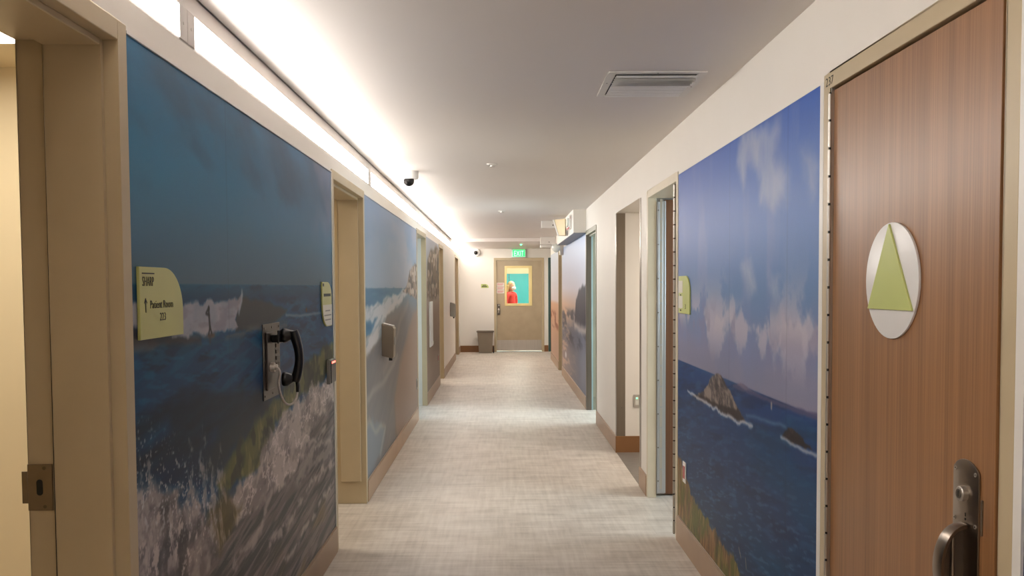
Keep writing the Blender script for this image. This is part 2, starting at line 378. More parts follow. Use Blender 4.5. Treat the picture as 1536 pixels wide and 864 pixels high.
# wall piece behind the shallow far jamb of door_7
struct(MB().box(XR, XR+.055, 5.995, 6.0751, 0, FT).box(XR+.055, XR+T, 6.058, 6.0751, 0, FT).box(XR+.055, XR+T, 5.99, 6.06, 2.09, FT).build('wall_right', 'wall'))
# steel jamb lining of door_8
WB().wbox(1, -.008, .055, doorsR[2][1]-.072, doorsR[2][1]+.001, 0, OT).build('jamb_lining', 'steel_dark', d8, bevel=.002)
WB().wbox(1, .056, .072, doorsR[2][1]-.070, doorsR[2][1]-.05, 0, OT).build('edge_strip', mat('pale_blue_strip', (150, 176, 180), .4), d8)
# door_7: leaf swung into the room, hinge strips
ya, yb = doorsR[1]
lf = MB().box(1.145, 2.08, 5.998, 6.045, .012, OT-.006).build('door_leaf', 'wood_dark', d7, bevel=.002)
hg = MB().box(1.080, 1.096, yb-.062, yb-.04, .03, 2.06).box(1.096, 1.122, yb-.05, yb-.036, .03, 2.06).box(1.122, 1.150, 5.983, 5.997, .02, 2.07).build('continuous_hinge', 'alu', d7, bevel=.002)
gb = MB()
for i in range(14): gb.box(1.101, 1.118, yb-.052, yb-.049, .06+i*.145, .06+i*.145+.135)
gb.build('gear_cover', 'steel', hg)
for i in range(9):
    z = .12+i*.235
    MB().tube([(1.088, yb-.065, z), (1.088, yb-.061, z)], .005, 8).build('screw', 'steel_dark', hg)
def knuckles(parent, x, y, z0, z1, n, r=.0085, m='steel'):
    st = (z1-z0)/n
    h = MB().tube([(x, y, z0), (x, y, z1)], r*.62, 8).build('hinge_pin', 'dark', parent)
    for i in range(n):
        MB().tube([(x, y, z0+i*st+.004), (x, y, z0+(i+1)*st-.004)], r, 12).build('hinge_knuckle', m, h, smooth=False)
knuckles(d7, XR-.012, ya+.056, .02, 2.07, 26, .0075)

# door_6: closed wooden leaf 237
ya, yb = doorsR[0]; ly0, ly1 = ya+.08, yb-.060
WB().wbox(1, .004, .050, ly0, ly1, .01, 2.077).build('door_leaf', 'wood', d6, bevel=.0015)
WB().wbox(1, .03, .05, ya+.05, ly0, .0, OT).build('frame_rebate', 'frame', d6)
WB().wbox(1, .01, .02, ya+.05, ly0-.004, .0, OT).build('frame_rebate', 'frame', d6)
WB().wbox(1, -.003, .006, ly1+.001, yb-.05, .01, OT).build('hinge_leaf', 'steel', d6)
knuckles(d6, XR-.007, ly1+.004, .02, 2.07, 24, .006)
text_obj('room_number', '237', 'ink', d6, (XR-.0065, 2.695, 2.094), (0, -1, 0), (0, 0, 1), .038, .0006, 1.1)

# ------------------------------------------------------------------ fixed things: luminous wall slot
def linear_light(y0, y1, label):
    t = thing('linear_light', label, 'light fixture', (XL, (y0+y1)/2, 2.21), 'linear lights along the top of the left wall')
    MB().prism([(-1.12, 2.207), (-.934, 2.207), (-.934, 2.216), (-1.09, 2.225), (-1.09, 2.30), (-.934, 2.309), (-.934, 2.314), (-.957, 2.388), (-.966, 2.388), (-.966, 2.55), (-1.12, 2.55)], 1, y0, y1).build('housing', 'grey_cap', t)
    MB().box(-.938, -.9315, y0+.062, y1-.062, 2.216, 2.309).build('lens', 'lens' if y0 < 9 else 'lens_far', t)
    for a, b in ((y0+.0015, y0+.062), (y1-.062, y1-.0015)):
        c = MB().box(-.95, -.9305, a, b, 2.211, 2.312).build('end_cap', 'grey_cap', t, bevel=.0015, seg=1)
        q = (a+b)/2
        MB().tube([(-.9306, q, 2.262), (-.929, q, 2.262)], .0045, 10).build('screw', 'steel', c)
names = ['behind the near left door frame, out past the camera', 'over the near left doorway', 'over the big wave mural',
         'over the beach mural', 'over the narrow house mural', 'over the blank far stretch of left wall', 'ending at the end wall']
y = 2.615-2*3.575; k = 0
while y < YE-.1:
    y1 = min(y+3.575, YE)
    if y1 > YB: linear_light(max(y, YB), y1, 'long glowing white wall-top light '+names[k])
    y = y1; k += 1
struct(MB().box(-1.2, -.95, 16.35, YE, 2.40, 2.56).build('trim_2', 'wall'))

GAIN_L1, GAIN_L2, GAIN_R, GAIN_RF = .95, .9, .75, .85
GAIN_L1, GAIN_L2, GAIN_R, GAIN_RF = .95, .9, .75, .85
# ------------------------------------------------------------------ murals: printed pictures computed on a grid of the real wall
def vn(x, y, seed):
    xi = np.floor(x).astype(np.int64); yi = np.floor(y).astype(np.int64); fx = x-xi; fy = y-yi
    fx = fx*fx*(3-2*fx); fy = fy*fy*(3-2*fy)
    def h(a, b):
        n = (a*374761393+b*668265263+seed*974711) & 0x7fffffff
        n = ((n ^ (n >> 13))*1274126177) & 0x7fffffff
        n = n ^ (n >> 16)
        return (n & 0xffff)/65535.0
    return (h(xi, yi)*(1-fx)+h(xi+1, yi)*fx)*(1-fy)+(h(xi, yi+1)*(1-fx)+h(xi+1, yi+1)*fx)*fy
def fbm(x, y, o=4, seed=1, g=.5):
    s = 0; a = 1; t = 0
    for i in range(o): s = s+a*vn(x*2**i+i*17.3, y*2**i+i*9.1, seed+i); t += a; a *= g
    return s/t
def sst(a, b, x): t = np.clip((x-a)/(b-a), 0, 1); return t*t*(3-2*t)
class Paint:
    def __init__(s, side, y0, y1, z0, z1, ny, nz):
        s.side = side; s.ys = np.linspace(y0, y1, ny); s.zs = np.linspace(z0, z1, nz)
        s.Y, s.Z = np.meshgrid(s.ys, s.zs); s.C = np.zeros(s.Y.shape+(3,))
    def n(s, fy, fz, o=4, seed=1, ang=0, g=.5):
        a = math.radians(ang); c, d = math.cos(a), math.sin(a)
        return fbm((s.Y*c+s.Z*d)*fy, (-s.Y*d+s.Z*c)*fz, o, seed, g)
    def grad(s, stops):
        zs = [p[0] for p in stops]; s.C[:] = np.stack([np.interp(s.Z, zs, [p[1][i] for p in stops]) for i in range(3)], -1)
    def fill(s, col, m): 
        m = np.clip(m, 0, 1)[..., None]; col = np.asarray(col, float)
        s.C = s.C*(1-m)+col*m
    def poly(s, pts, soft=.01, warp=0, wf=8, seed=3):
        Y, Z = s.Y, s.Z
        if warp:
            Y = Y+(fbm(Y*wf, Z*wf, 4, seed, .6)-.5)*2*warp; Z = Z+(fbm(Y*wf+50, Z*wf, 4, seed+9, .6)-.5)*2*warp
        ins = np.zeros(Y.shape, bool); d2 = np.full(Y.shape, 1e9); n = len(pts)
        for i in range(n):
            (ax, ay), (bx, by) = pts[i], pts[(i+1) % n]
            if ay != by:
                ins ^= ((ay > Z) != (by > Z)) & (Y < (bx-ax)*(Z-ay)/(by-ay)+ax)
            ex, ey = bx-ax, by-ay; t = np.clip(((Y-ax)*ex+(Z-ay)*ey)/(ex*ex+ey*ey+1e-12), 0, 1)
            d2 = np.minimum(d2, (Y-ax-t*ex)**2+(Z-ay-t*ey)**2)
        d = np.sqrt(d2)*np.where(ins, 1, -1)
        return sst(-soft, soft, d)
    def line(s, pts, wdt, soft=.01, warp=0, wf=8, seed=3):
        Y, Z = s.Y, s.Z
        if warp:
            Y = Y+(fbm(Y*wf, Z*wf, 3, seed)-.5)*2*warp; Z = Z+(fbm(Y*wf+50, Z*wf, 3, seed+9)-.5)*2*warp
        d2 = np.full(Y.shape, 1e9)
        for i in range(len(pts)-1):
            (ax, ay), (bx, by) = pts[i], pts[i+1]; ex, ey = bx-ax, by-ay
            t = np.clip(((Y-ax)*ex+(Z-ay)*ey)/(ex*ex+ey*ey+1e-12), 0, 1); d2 = np.minimum(d2, (Y-ax-t*ex)**2+(Z-ay-t*ey)**2)
        return 1-sst(wdt/2-soft/2, wdt/2+soft, np.sqrt(d2))
    def seams(s, ys):
        for q in ys: s.C *= (1-.10*np.exp(-((s.Y-q)/.004)**2))[..., None]
    def build(s, name, label, gain=1.0, sat=1.45, low=0.0):
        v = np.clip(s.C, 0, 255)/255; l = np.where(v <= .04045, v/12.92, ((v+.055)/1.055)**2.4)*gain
        l = l*(1+low*np.clip(1-s.Z/1.3, 0, 1))[..., None]; g = l.mean(-1, keepdims=True); l = np.clip(g+(l-g)*sat, .001, .85)  # low brightens the print toward the floor, making up for weaker light there
        nz, ny = s.Y.shape; x = wx(s.side, -.0022)
        X = np.full(s.Y.shape, x); xb = wx(s.side, -.0004)
        X[0] = xb; X[-1] = xb; X[:, 0] = xb; X[:, -1] = xb
        co = np.stack([X, s.Y, s.Z], -1).reshape(-1, 3)
        i = np.arange(ny*nz).reshape(nz, ny); a, b, c, d = i[:-1, :-1], i[:-1, 1:], i[1:, 1:], i[1:, :-1]
        q = np.stack([a, b, c, d] if s.side < 0 else [a, d, c, b], -1).reshape(-1, 4)
        me = bpy.data.meshes.new(name); me.vertices.add(len(co)); me.vertices.foreach_set('co', co.ravel())
        me.loops.add(q.size); me.polygons.add(len(q)); me.loops.foreach_set('vertex_index', q.ravel().astype(np.int32))
        me.polygons.foreach_set('loop_start', np.arange(0, q.size, 4, dtype=np.int32)); me.polygons.foreach_set('loop_total', np.full(len(q), 4, dtype=np.int32))
        me.update(calc_edges=True)
        at = me.color_attributes.new('print', 'FLOAT_COLOR', 'POINT')
        at.data.foreach_set('color', np.concatenate([l.reshape(-1, 3), np.ones((ny*nz, 1))], 1).ravel().astype(np.float32))
        me.materials.append(M['print'])
        o = bpy.data.objects.new(name, me); COL.objects.link(o); tag(o, label, 'mural'); return o
A = np.array
def mix(a, b, t): t = np.clip(t, 0, 1)[..., None]; return A(a, float)*(1-t)+A(b, float)*t

# --- big wave mural (left, near)
p = Paint(-1, 2.178, 4.766, .148, MT, 760, 560)
hz = 1.494
p.grad([(.1, (20, 50, 78)), (.8, (16, 52, 88)), (1.2, (28, 66, 98)), (1.40, (30, 74, 108)), (1.488, (34, 76, 104)), (1.495, (88, 112, 128)), (1.60, (90, 120, 142)), (1.85, (90, 134, 164)), (2.12, (86, 140, 180))])
sky = sst(hz-.003, hz+.003, p.Z)
n1 = p.n(1.3, 3.0, 5, 4, -14); 
right = sst(2.9, 4.7, p.Y)
p.fill((66, 86, 104), sky*sst(.50, .72, n1)*.75)
p.fill((146, 150, 176), sky*right*sst(1.60, 2.0, p.Z)*.55)
p.fill((176, 168, 182), sky*right*sst(.52, .72, p.n(1.6, 2.6, 5, 9, -30))*sst(1.65, 1.95, p.Z)*.55)
p.fill((88, 104, 120), sky*sst(1.75, 1.5, p.Z)*.4)
p.fill((70, 92, 112), sky*p.line([(2.188, 2.035), (2.716, 2.087), (3.474, 2.018), (4.764, 1.962)], .16, .25, .05, 3, 3)*.45)
sea = 1-sky
rip = p.n(5, 26, 5, 21, 4); rip2 = p.n(9, 60, 4, 25, -6)
p.fill((18, 40, 64), sea*sst(.52, .68, rip)*.6); p.fill((66, 104, 132), sea*sst(.56, .72, rip2)*sst(.9, 1.3, p.Z)*.5)
p.fill((62, 98, 124), sea*sst(.56, .7, p.n(4, 38, 5, 31, 10))*.45)
p.fill((56, 84, 106), sea*p.line([(2.1, hz-.035), (4.8, hz-.03)], .018, .02, .006, 6)*.6)
p.fill((24, 54, 84), sea*sst(1.49, 1.44, p.Z)*sst(1.40, 1.44, p.Z)*.5)
# far breaking wave
dk = p.poly([(3.056, 1.448), (3.252, 1.438), (3.515, 1.415), (3.753, 1.381), (3.638, 1.351), (3.41, 1.333), (3.177, 1.326), (3.018, 1.336)], .012, .012, 9, 7)
p.fill((54, 56, 60), dk*.95)
band = p.poly([(2.151, 1.376), (2.454, 1.338), (2.862, 1.349), (3.43, 1.337), (3.75, 1.341), (3.748, 1.306), (3.078, 1.307), (2.669, 1.306), (2.186, 1.317)], .02, .015, 8, 8)
p.fill((100, 100, 104), band*.8*sst(.30, .55, p.n(5, 30, 4, 41)))
dk2 = p.poly([(2.152, 1.389), (2.251, 1.374), (2.671, 1.329), (2.67, 1.312), (2.149, 1.336)], .015, .01, 8, 12); p.fill((60, 54, 54), dk2*.8)
fo = p.poly([(2.146, 1.433), (2.255, 1.447), (2.521, 1.435), (2.62, 1.443), (2.707, 1.437), (2.834, 1.444), (2.936, 1.436), (3.056, 1.445), (3.096, 1.462), (3.119, 1.454), (3.077, 1.41), (3.021, 1.374), (3.049, 1.34), (2.861, 1.34), (2.671, 1.339), (2.516, 1.34), (2.359, 1.358), (2.144, 1.391)], .008, .02, 16, 5)
p.fill((188, 184, 190), fo*(.75+.25*p.n(14, 20, 4, 6)))
p.fill((142, 140, 150), fo*sst(.48, .66, p.n(10, 30, 4, 45))*.6)
p.fill((182, 190, 200), p.line([(3.104, 1.466), (3.102, 1.433), (3.068, 1.391)], .012, .012, .008, 10)*.8)
p.fill((150, 160, 172), p.line([(3.729, 1.365), (4.137, 1.348), (4.795, 1.352)], .007, .01, .006, 8)*.7)
# surfer figures of the print
for seg, wd in (([(2.748, 1.409), (2.753, 1.379), (2.757, 1.354)], .012), ([(2.754, 1.394), (2.723, 1.401), (2.742, 1.414)], .006), ([(2.758, 1.358), (2.744, 1.333)], .007), ([(2.758, 1.358), (2.775, 1.331)], .007)): p.fill((20, 24, 30), p.line(seg, wd, .006)*.95)
hp = (2.749, 1.416); p.fill((24, 26, 30), 1-sst(.007, .012, np.hypot(p.Y-hp[0], (p.Z-hp[1]))))
p.fill((96, 78, 66), p.line([(2.743, 1.329), (2.794, 1.328)], .006, .008)*.8); p.fill((60, 60, 66), p.line([(2.756, 1.324), (2.755, 1.311)], .014, .01)*.6)
hp = (4.124, 1.374); p.fill((70, 50, 46), 1-sst(.006, .016, np.hypot((p.Y-hp[0])*.6, (p.Z-hp[1]))))
# near wave
LOW = [(4.732, 1.009), (4.254, 0.925), (3.719, 0.879), (3.395, 0.799), (3.208, 0.737), (2.826, 0.759), (2.578, 0.742), (2.322, 0.699), (2.146, 0.595), (5.058, -0.62), (5.179, 0.964)]
low = p.poly(LOW, .05, .05, 4, 33)
ang = 7
wy = p.Y+.10*(p.n(2.5, 2.5, 3, 35)-.5); 
st = p.n(2.2, 24, 6, 51, ang); st2 = p.n(5, 70, 5, 55, ang+3)
p.fill(mix((100, 95, 94), (66, 66, 68), sst(.35, .65, st)), low)
p.fill((136, 128, 126), low*sst(.48, .66, st2)*.55); p.fill((48, 48, 50), low*sst(.54, .72, p.n(3, 44, 6, 61, ang-2))*.5)
p.fill((108, 94, 62), low*sst(.5, .7, p.n(1.6, 5, 4, 63, ang))*sst(.9, .5, p.Z)*.4)
gr = p.poly([(4.782, 1.182), (4.268, 1.135), (3.918, 1.103), (3.617, 1.031), (3.409, 1.004), (3.153, 0.952), (2.94, 0.91), (2.779, 0.854), (2.829, 0.814), (3.046, 0.793), (3.246, 0.784), (3.398, 0.836), (3.523, 0.911), (3.845, 0.967), (4.258, 0.99), (4.771, 1.035)], .018, .04, 8, 71)
p.fill(mix((98, 98, 66), (50, 52, 38), sst(.35, .65, p.n(7, 12, 6, 73, 20))), gr*.97)
p.fill((150, 146, 116), gr*sst(.56, .70, p.n(30, 9, 5, 75, 10))*.45); p.fill((28, 30, 26), gr*sst(.56, .66, p.n(12, 10, 5, 76, 30))*.6)
fm = p.poly([(4.77, 1.02), (4.516, 0.995), (4.14, 0.988), (3.846, 0.972), (3.655, 0.941), (3.44, 0.884), (3.341, 0.836), (3.246, 0.789), (3.062, 0.79), (2.933, 0.789), (2.825, 0.748), (2.927, 0.692), (3.16, 0.668), (3.436, 0.669), (3.824, 0.652), (4.024, 0.728), (4.245, 0.793), (4.405, 0.836), (4.758, 0.858)], .02, .07, 9, 81)
lace = 1-np.abs(2*p.n(9, 16, 6, 83, 12, .6)-1)
p.fill(mix((128, 121, 119), (180, 172, 168), sst(.45, .75, p.n(6, 12, 6, 84, 12, .6)+.12)), fm*.96)
p.fill((216, 208, 206), fm*sst(.90, .985, lace)*.75); p.fill((74, 72, 74), fm*sst(.62, .76, p.n(16, 30, 5, 85, 16, .6))*.45)
fm2 = p.poly([(3.823, 0.64), (4.238, 0.701), (4.747, 0.711), (4.734, 0.528), (4.23, 0.58), (3.882, 0.578)], .03, .06, 7, 87); p.fill(mix((150, 144, 142), (96, 94, 96), sst(.4, .6, p.n(9, 24, 5, 86, 8))), fm2*.7)
for q, ww in (([(4.745, 0.682), (4.236, 0.675), (3.766, 0.694), (3.486, 0.658)], .022), ([(4.734, 0.528), (4.226, 0.531), (3.812, 0.475), (3.374, 0.458)], .03), ([(4.701, 0.843), (4.533, 0.746), (4.364, 0.722), (4.122, 0.723)], .012), ([(4.632, 0.403), (4.067, 0.343), (3.57, 0.314)], .02), ([(3.436, 0.669), (3.286, 0.563), (2.953, 0.517)], .03)):
    p.fill((176, 168, 166), p.line(q, ww, .02, .035, 9, 88)*.7*sst(.35, .6, p.n(14, 20, 4, 89)))
gr2 = p.poly([(2.711, 0.778), (2.932, 0.773), (3.056, 0.7), (2.961, 0.654), (2.817, 0.617), (2.692, 0.677)], .03, .05, 8, 91); p.fill(mix((92, 82, 48), (56, 48, 30), p.n(12, 9, 5, 92)), gr2*.85)
p.fill((160, 150, 140), gr2*sst(.56, .66, p.n(40, 9, 4, 94, 20))*.7)
# dark trough with spray droplets and foam at the lower left
tr = p.poly([(2.191, 1.043), (2.437, 1.036), (2.774, 0.999), (3.138, 0.974), (2.941, 0.914), (2.753, 0.86), (2.586, 0.872), (2.382, 0.93), (2.186, 0.959)], .06, .04, 6, 93); p.fill((14, 30, 48), tr*.6)
p.fill((34, 40, 44), p.poly([(2.842, 1.023), (3.225, 1.005), (3.409, 1.004), (3.153, 0.947), (2.94, 0.905), (2.779, 0.867), (2.647, 0.93)], .04, .04, 7, 193)*.7)
for q in ([(2.17, 1.031), (2.436, 1.028), (2.911, 1.011), (3.411, 1.036)], [(2.44, 1.088), (2.914, 1.061), (3.618, 1.051)], [(2.216, 1.125), (2.545, 1.121), (3.066, 1.106)]): p.fill((12, 20, 30), p.line(q, .03, .05, .04, 5, 98)*.6)
sp = p.poly([(2.113, 0.973), (2.227, 0.958), (2.357, 0.908), (2.477, 0.853), (2.641, 0.824), (2.772, 0.747), (2.739, 0.63), (2.625, 0.562), (2.093, 0.617)], .05, .11, 8, 95)
p.fill(mix((84, 80, 82), (150, 142, 140), sst(.38, .66, p.n(5, 8, 6, 97, 0, .62))), sp*.92)
p.fill((52, 50, 52), sp*sst(.56, .72, p.n(8, 7, 5, 197, 0, .55))*.4)
p.fill((192, 184, 182), sp*sst(.58, .68, p.n(30, 22, 5, 103, 0, .7))*.8)
for yy, zz, hh, ww in [(2.2+.11*i+.04*math.sin(i*5), .86+.05*math.sin(i*2.3), .13+.06*math.sin(i*1.7+1), .05) for i in range(7)]:
    m = p.poly([(yy-ww, zz-.12), (yy-ww*.3, zz+hh*.6), (yy, zz+hh), (yy+ww*.4, zz+hh*.4), (yy+ww, zz-.12)], .02, .05, 16, int(yy*90))
    p.fill((168, 162, 162), m*sst(.42, .6, p.n(34, 20, 4, 107, 0, .7))*.75)
drop = p.poly([(2.122, 1.124), (2.236, 1.122), (2.343, 1.064), (2.51, 0.979), (2.83, 0.825), (2.789, 0.703), (2.108, 0.878)], .10, .04, 8, 99)
p.fill((190, 190, 194), drop*sst(.70, .755, p.n(60, 60, 2, 101, 0, .7)*.75+.25*p.n(6, 6, 2, 102))*.95)
p.fill((180, 178, 180), drop*sst(.68, .73, p.n(95, 95, 2, 111, 0, .7)*.8+.2*p.n(5, 5, 2, 112))*.8)
p.seams([(2.951, 1.326)[0]])
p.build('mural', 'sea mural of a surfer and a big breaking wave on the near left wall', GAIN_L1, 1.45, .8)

# --- beach mural (left, second)
p = Paint(-1, 5.905, 9.555, .148, MT, 300, 300)
hz = 1.474
p.grad([(.1, (120, 108, 98)), (.8, (136, 122, 110)), (1.2, (132, 126, 122)), (hz-.004, (96, 128, 150)), (hz+.004, (150, 168, 186)), (1.75, (136, 160, 186)), (2.12, (142, 164, 196))])
sky = sst(hz-.004, hz+.004, p.Z)
p.fill((190, 184, 190), sky*sst(.46, .7, p.n(.9, 2.2, 5, 5))*sst(6.5, 9, p.Y)*.8); p.fill((158, 170, 190), sky*sst(.48, .7, p.n(1, 3, 4, 8))*.5)
sea = p.poly([(5.849, 1.472), (8.302, 1.467), (7.966, 1.387), (7.242, 1.329), (6.823, 1.232), (6.28, 1.145), (5.822, 1.134)], .01, .02, 4, 6)
p.fill(mix((66, 110, 142), (94, 134, 160), p.n(3, 30, 4, 7)), sea)
f1 = p.poly([(5.839, 1.341), (6.836, 1.38), (7.97, 1.437), (8.658, 1.446), (8.293, 1.37), (7.558, 1.299), (6.939, 1.207), (6.622, 1.086), (6.143, 1.038), (5.811, 0.99), (5.819, 1.098), (6.152, 1.152), (6.491, 1.235), (5.829, 1.224)], .02, .05, 4, 11)
p.fill((206, 204, 206), f1*.85); p.fill((120, 140, 152), f1*sst(.5, .66, p.n(4, 20, 4, 12, 10))*.5)
ws = p.poly([(5.809, 0.968), (6.813, 1.117), (7.952, 1.24), (8.647, 1.339), (9.023, 1.207), (7.911, 0.811), (7.392, 0.51), (7.457, 0.209), (7.819, -0.16), (5.732, 0.01)], .04, .05, 3, 14)
p.fill(mix((104, 106, 112), (132, 128, 126), p.n(2, 12, 4, 15, 20)), ws*.9)
p.fill((186, 178, 172), p.line([(5.816, 0.7), (6.245, 0.72), (6.979, 0.749), (7.711, 0.858)], .03, .04, .02, 4, 16)*.4)
p.fill((172, 160, 150), p.line([(6.785, 0.802), (7.526, 0.961), (7.946, 1.178), (8.645, 1.319)], .03, .06, .02, 4, 17)*.35)
sn = .85*p.poly([(7.797, 0.699), (8.615, 1.019), (9.16, 1.202), (10.088, 1.252), (9.937, -0.138), (7.831, -0.039), (7.557, 0.252), (7.484, 0.498)], .04, .04, 4, 18); p.fill((152, 126, 110), sn*.85)
b2 = p.poly([(5.775, 0.543), (6.041, 0.556), (6.292, 0.498), (6.564, 0.414), (6.867, 0.396), (6.776, 0.252), (6.403, 0.189), (6.072, 0.18), (5.746, 0.187)], .03, .06, 5, 19); p.fill((124, 138, 150), b2*.8)
p.fill((196, 186, 170), p.line([(5.802, 0.529), (6.04, 0.547), (6.286, 0.42), (6.638, 0.412), (6.865, 0.365), (6.547, 0.211)], .02, .04, .02, 5, 20)*.4)
bd = p.poly([(8.187, 1.435), (8.541, 1.499), (8.804, 1.649), (9.072, 1.682), (9.357, 1.731), (9.89, 1.715), (9.849, 1.334), (9.178, 1.372), (8.655, 1.419)], .02, .03, 6, 22); p.fill(mix((150, 128, 112), (92, 80, 74), sst(.45, .55, p.n(8, 14, 3, 23))), bd)
p.fill((206, 190, 176), bd*sst(.58, .66, p.n(9, 16, 2, 24))*.8)
p.build('mural', 'beach mural with surf, sand and distant houses on the left wall', GAIN_L2, 1.05)

# --- narrow house mural (left, third)
p = Paint(-1, 10.755, 12.995, .148, MT, 160, 240)
p.grad([(.1, (132, 112, 98)), (1.1, (140, 118, 104)), (1.4, (168, 150, 140)), (2.12, (176, 182, 196))])
bd = p.poly([(10.827, 1.36), (10.976, 1.808), (11.52, 2.002), (11.968, 1.948), (12.478, 2.102), (13.134, 1.952), (13.204, 1.384), (11.889, 1.302)], .04, .06, 4, 3); p.fill(mix((120, 92, 72), (80, 62, 54), sst(.4, .6, p.n(5, 8, 3, 4))), bd)
p.fill((196, 176, 160), bd*sst(.56, .66, p.n(6, 12, 2, 6))*.8)
p.fill((120, 104, 92), sst(1.2, .6, p.Z)*sst(.4, .7, p.n(1, 6, 4, 8))*.4)
p.build('mural', 'narrow mural of brown beach houses far down the left wall', GAIN_L2, 1.0)

# --- blue bay mural (right, near)
def bay(y0, y1, ny, label, rocks=True):
    p = Paint(1, y0, y1, .148 if rocks else .0, MT, ny, 460)
    hz = 1.055
    p.grad([(.1, (36, 62, 92)), (.5, (36, 64, 104)), (.85, (38, 66, 112)), (1.03, (40, 72, 126)), (hz-.003, (50, 84, 136)), (hz+.003, (150, 148, 170)), (1.2, (146, 154, 186)), (1.45, (124, 152, 194)), (1.75, (112, 142, 202)), (2.12, (86, 118, 196))])
    sky = sst(hz-.003, hz+.003, p.Z); sea = 1-sky
    p.fill((122, 136, 194), sky*sst(3.0, 4.9, p.Y)*.5*sst(1.4, 1.8, p.Z))
    p.fill((150, 160, 200), sky*sst(.5, .72, p.n(5, 1.2, 5, 4))*.35)
    # cumulus row
    dens = p.n(3.4, 3.2, 6, 12, 0, .55)
    row = np.exp(-((p.Z-1.30)/.085)**2)
    p.fill((206, 200, 212), sky*sst(.50, .60, dens+.13*row-.06)*row**.25*.9)
    p.fill((168, 160, 178), sky*sst(1.25, 1.08, p.Z)*sst(.4, .6, p.n(2, 4, 4, 14))*.6)
    p.fill((156, 150, 176), sky*sst(.5, .62, p.n(9, 7, 5, 18))*row*.55)
    p.fill((214, 208, 216), sky*sst(.54, .62, p.n(6, 4, 5, 16))*np.exp(-((p.Z-1.33)/.06)**2)*.7)
    p.fill((146, 152, 178), sky*np.exp(-((p.Z-1.10)/.05)**2)*.5)
    # wisps
    for pts, o in (([(3.66, 2.135), (3.312, 2.097), (3.168, 2.041), (3.212, 1.946), (3.062, 1.877), (3.074, 1.784), (3.224, 1.769), (3.391, 1.815), (3.375, 1.892), (3.54, 1.994), (3.615, 1.894), (3.698, 1.988)], .8), ([(2.908, 1.933), (2.827, 1.928), (2.79, 1.863), (2.824, 1.78), (2.887, 1.849)], .6),
                   ([(3.649, 1.548), (3.531, 1.551), (3.455, 1.48), (3.51, 1.447), (3.608, 1.491)], .7), ([(3.258, 1.49), (3.171, 1.494), (3.14, 1.45), (3.233, 1.434)], .6)):
        m = p.poly(pts, .06, .05, 7, 31); p.fill((192, 196, 214), sky*m*o*(.5+.9*p.n(9, 4, 4, 33)))
    # water
    p.fill((22, 42, 78), sea*sst(.5, .68, p.n(3, 22, 5, 41, -6))*.5); p.fill((62, 98, 140), sea*sst(.54, .74, p.n(8, 50, 4, 43, -8))*.5)
    p.fill((28, 84, 122), sea*sst(4.2, 2.8, p.Y)*sst(.45, .7, p.n(1.5, 5, 4, 45))*.5)
    p.fill((96, 128, 160), sea*sst(.62, .72, p.n(14, 90, 3, 47, -10))*sst(1.0, .5, p.Z)*.5)
    if not rocks:
        m = p.poly([(1.2, .80), (1.5, .86), (1.69, .78), (1.7, .66), (1.2, .60)], .02, .03, 8, 3); p.fill((34, 30, 34), m); p.build('mural', label, GAIN_R); return
    # far land
    p.fill((96, 92, 124), p.poly([(3.766, 1.042), (3.64, 1.065), (3.512, 1.055), (3.29, 1.048), (3.001, 1.054), (2.724, 1.065), (2.701, 1.043), (3.208, 1.033), (3.765, 1.031)], .006, .006, 12, 51)*.85)
    p.fill((164, 150, 160), p.poly([(3.702, 1.05), (3.64, 1.063), (3.484, 1.05), (3.579, 1.041)], .006, .006, 12, 52)*.5)
    p.fill((120, 150, 180), p.line([(3.558, 0.941), (3.288, 0.96), (3.056, 0.972)], .006, .012, .01, 9, 53)*.6)
    p.fill((206, 190, 176), p.line([(3.224, 1.031), (3.224, 1.016)], .012, .008)*.8)
    # sea stack
    r = p.poly([(4.552, 0.892), (4.355, 0.938), (4.256, 0.973), (4.162, 1.03), (4.084, 1.06), (3.997, 1.063), (3.901, 1.042), (3.798, 1.003), (3.7, 0.96), (3.567, 0.908), (3.678, 0.894), (3.875, 0.893), (4.069, 0.899), (4.326, 0.894)], .006, .018, 22, 55)
    p.fill(mix((70, 62, 64), (160, 148, 140), sst(.35, .65, p.n(12, 26, 6, 57, 30, .65))), r)
    p.fill((60, 54, 60), r*sst(.52, .64, p.n(22, 14, 4, 59))*.7)
    p.fill((50, 38, 38), p.poly([(4.552, 0.892), (4.37, 0.922), (4.121, 0.921), (3.876, 0.93), (3.679, 0.94), (3.567, 0.908), (3.678, 0.891), (3.875, 0.89), (4.069, 0.896), (4.326, 0.89)], .008, .012, 20, 61)*.9)
    p.fill((214, 216, 224), p.line([(4.683, 0.897), (4.521, 0.896), (4.326, 0.89), (4.069, 0.893), (3.875, 0.887), (3.678, 0.891), (3.518, 0.905), (3.462, 0.911)], .010, .012, .014, 18, 63)*.85)
    r = p.poly([(3.099, 0.931), (3.07, 0.955), (3.027, 0.972), (2.979, 0.975), (2.905, 0.963), (2.841, 0.945), (2.797, 0.933), (2.878, 0.929), (2.984, 0.927)], .005, .015, 22, 65); p.fill((40, 32, 36), r)
    p.fill((84, 66, 66), r*sst(.55, .66, p.n(20, 20, 4, 66))*.7)
    p.fill((206, 210, 220), p.line([(3.113, 0.924), (2.984, 0.923), (2.878, 0.924), (2.779, 0.928), (2.72, 0.924)], .007, .01, .008, 18, 67)*.8)
    p.fill((30, 30, 36), p.poly([(2.743, 0.915), (2.709, 0.931), (2.709, 0.913)], .006, 0)*1.)
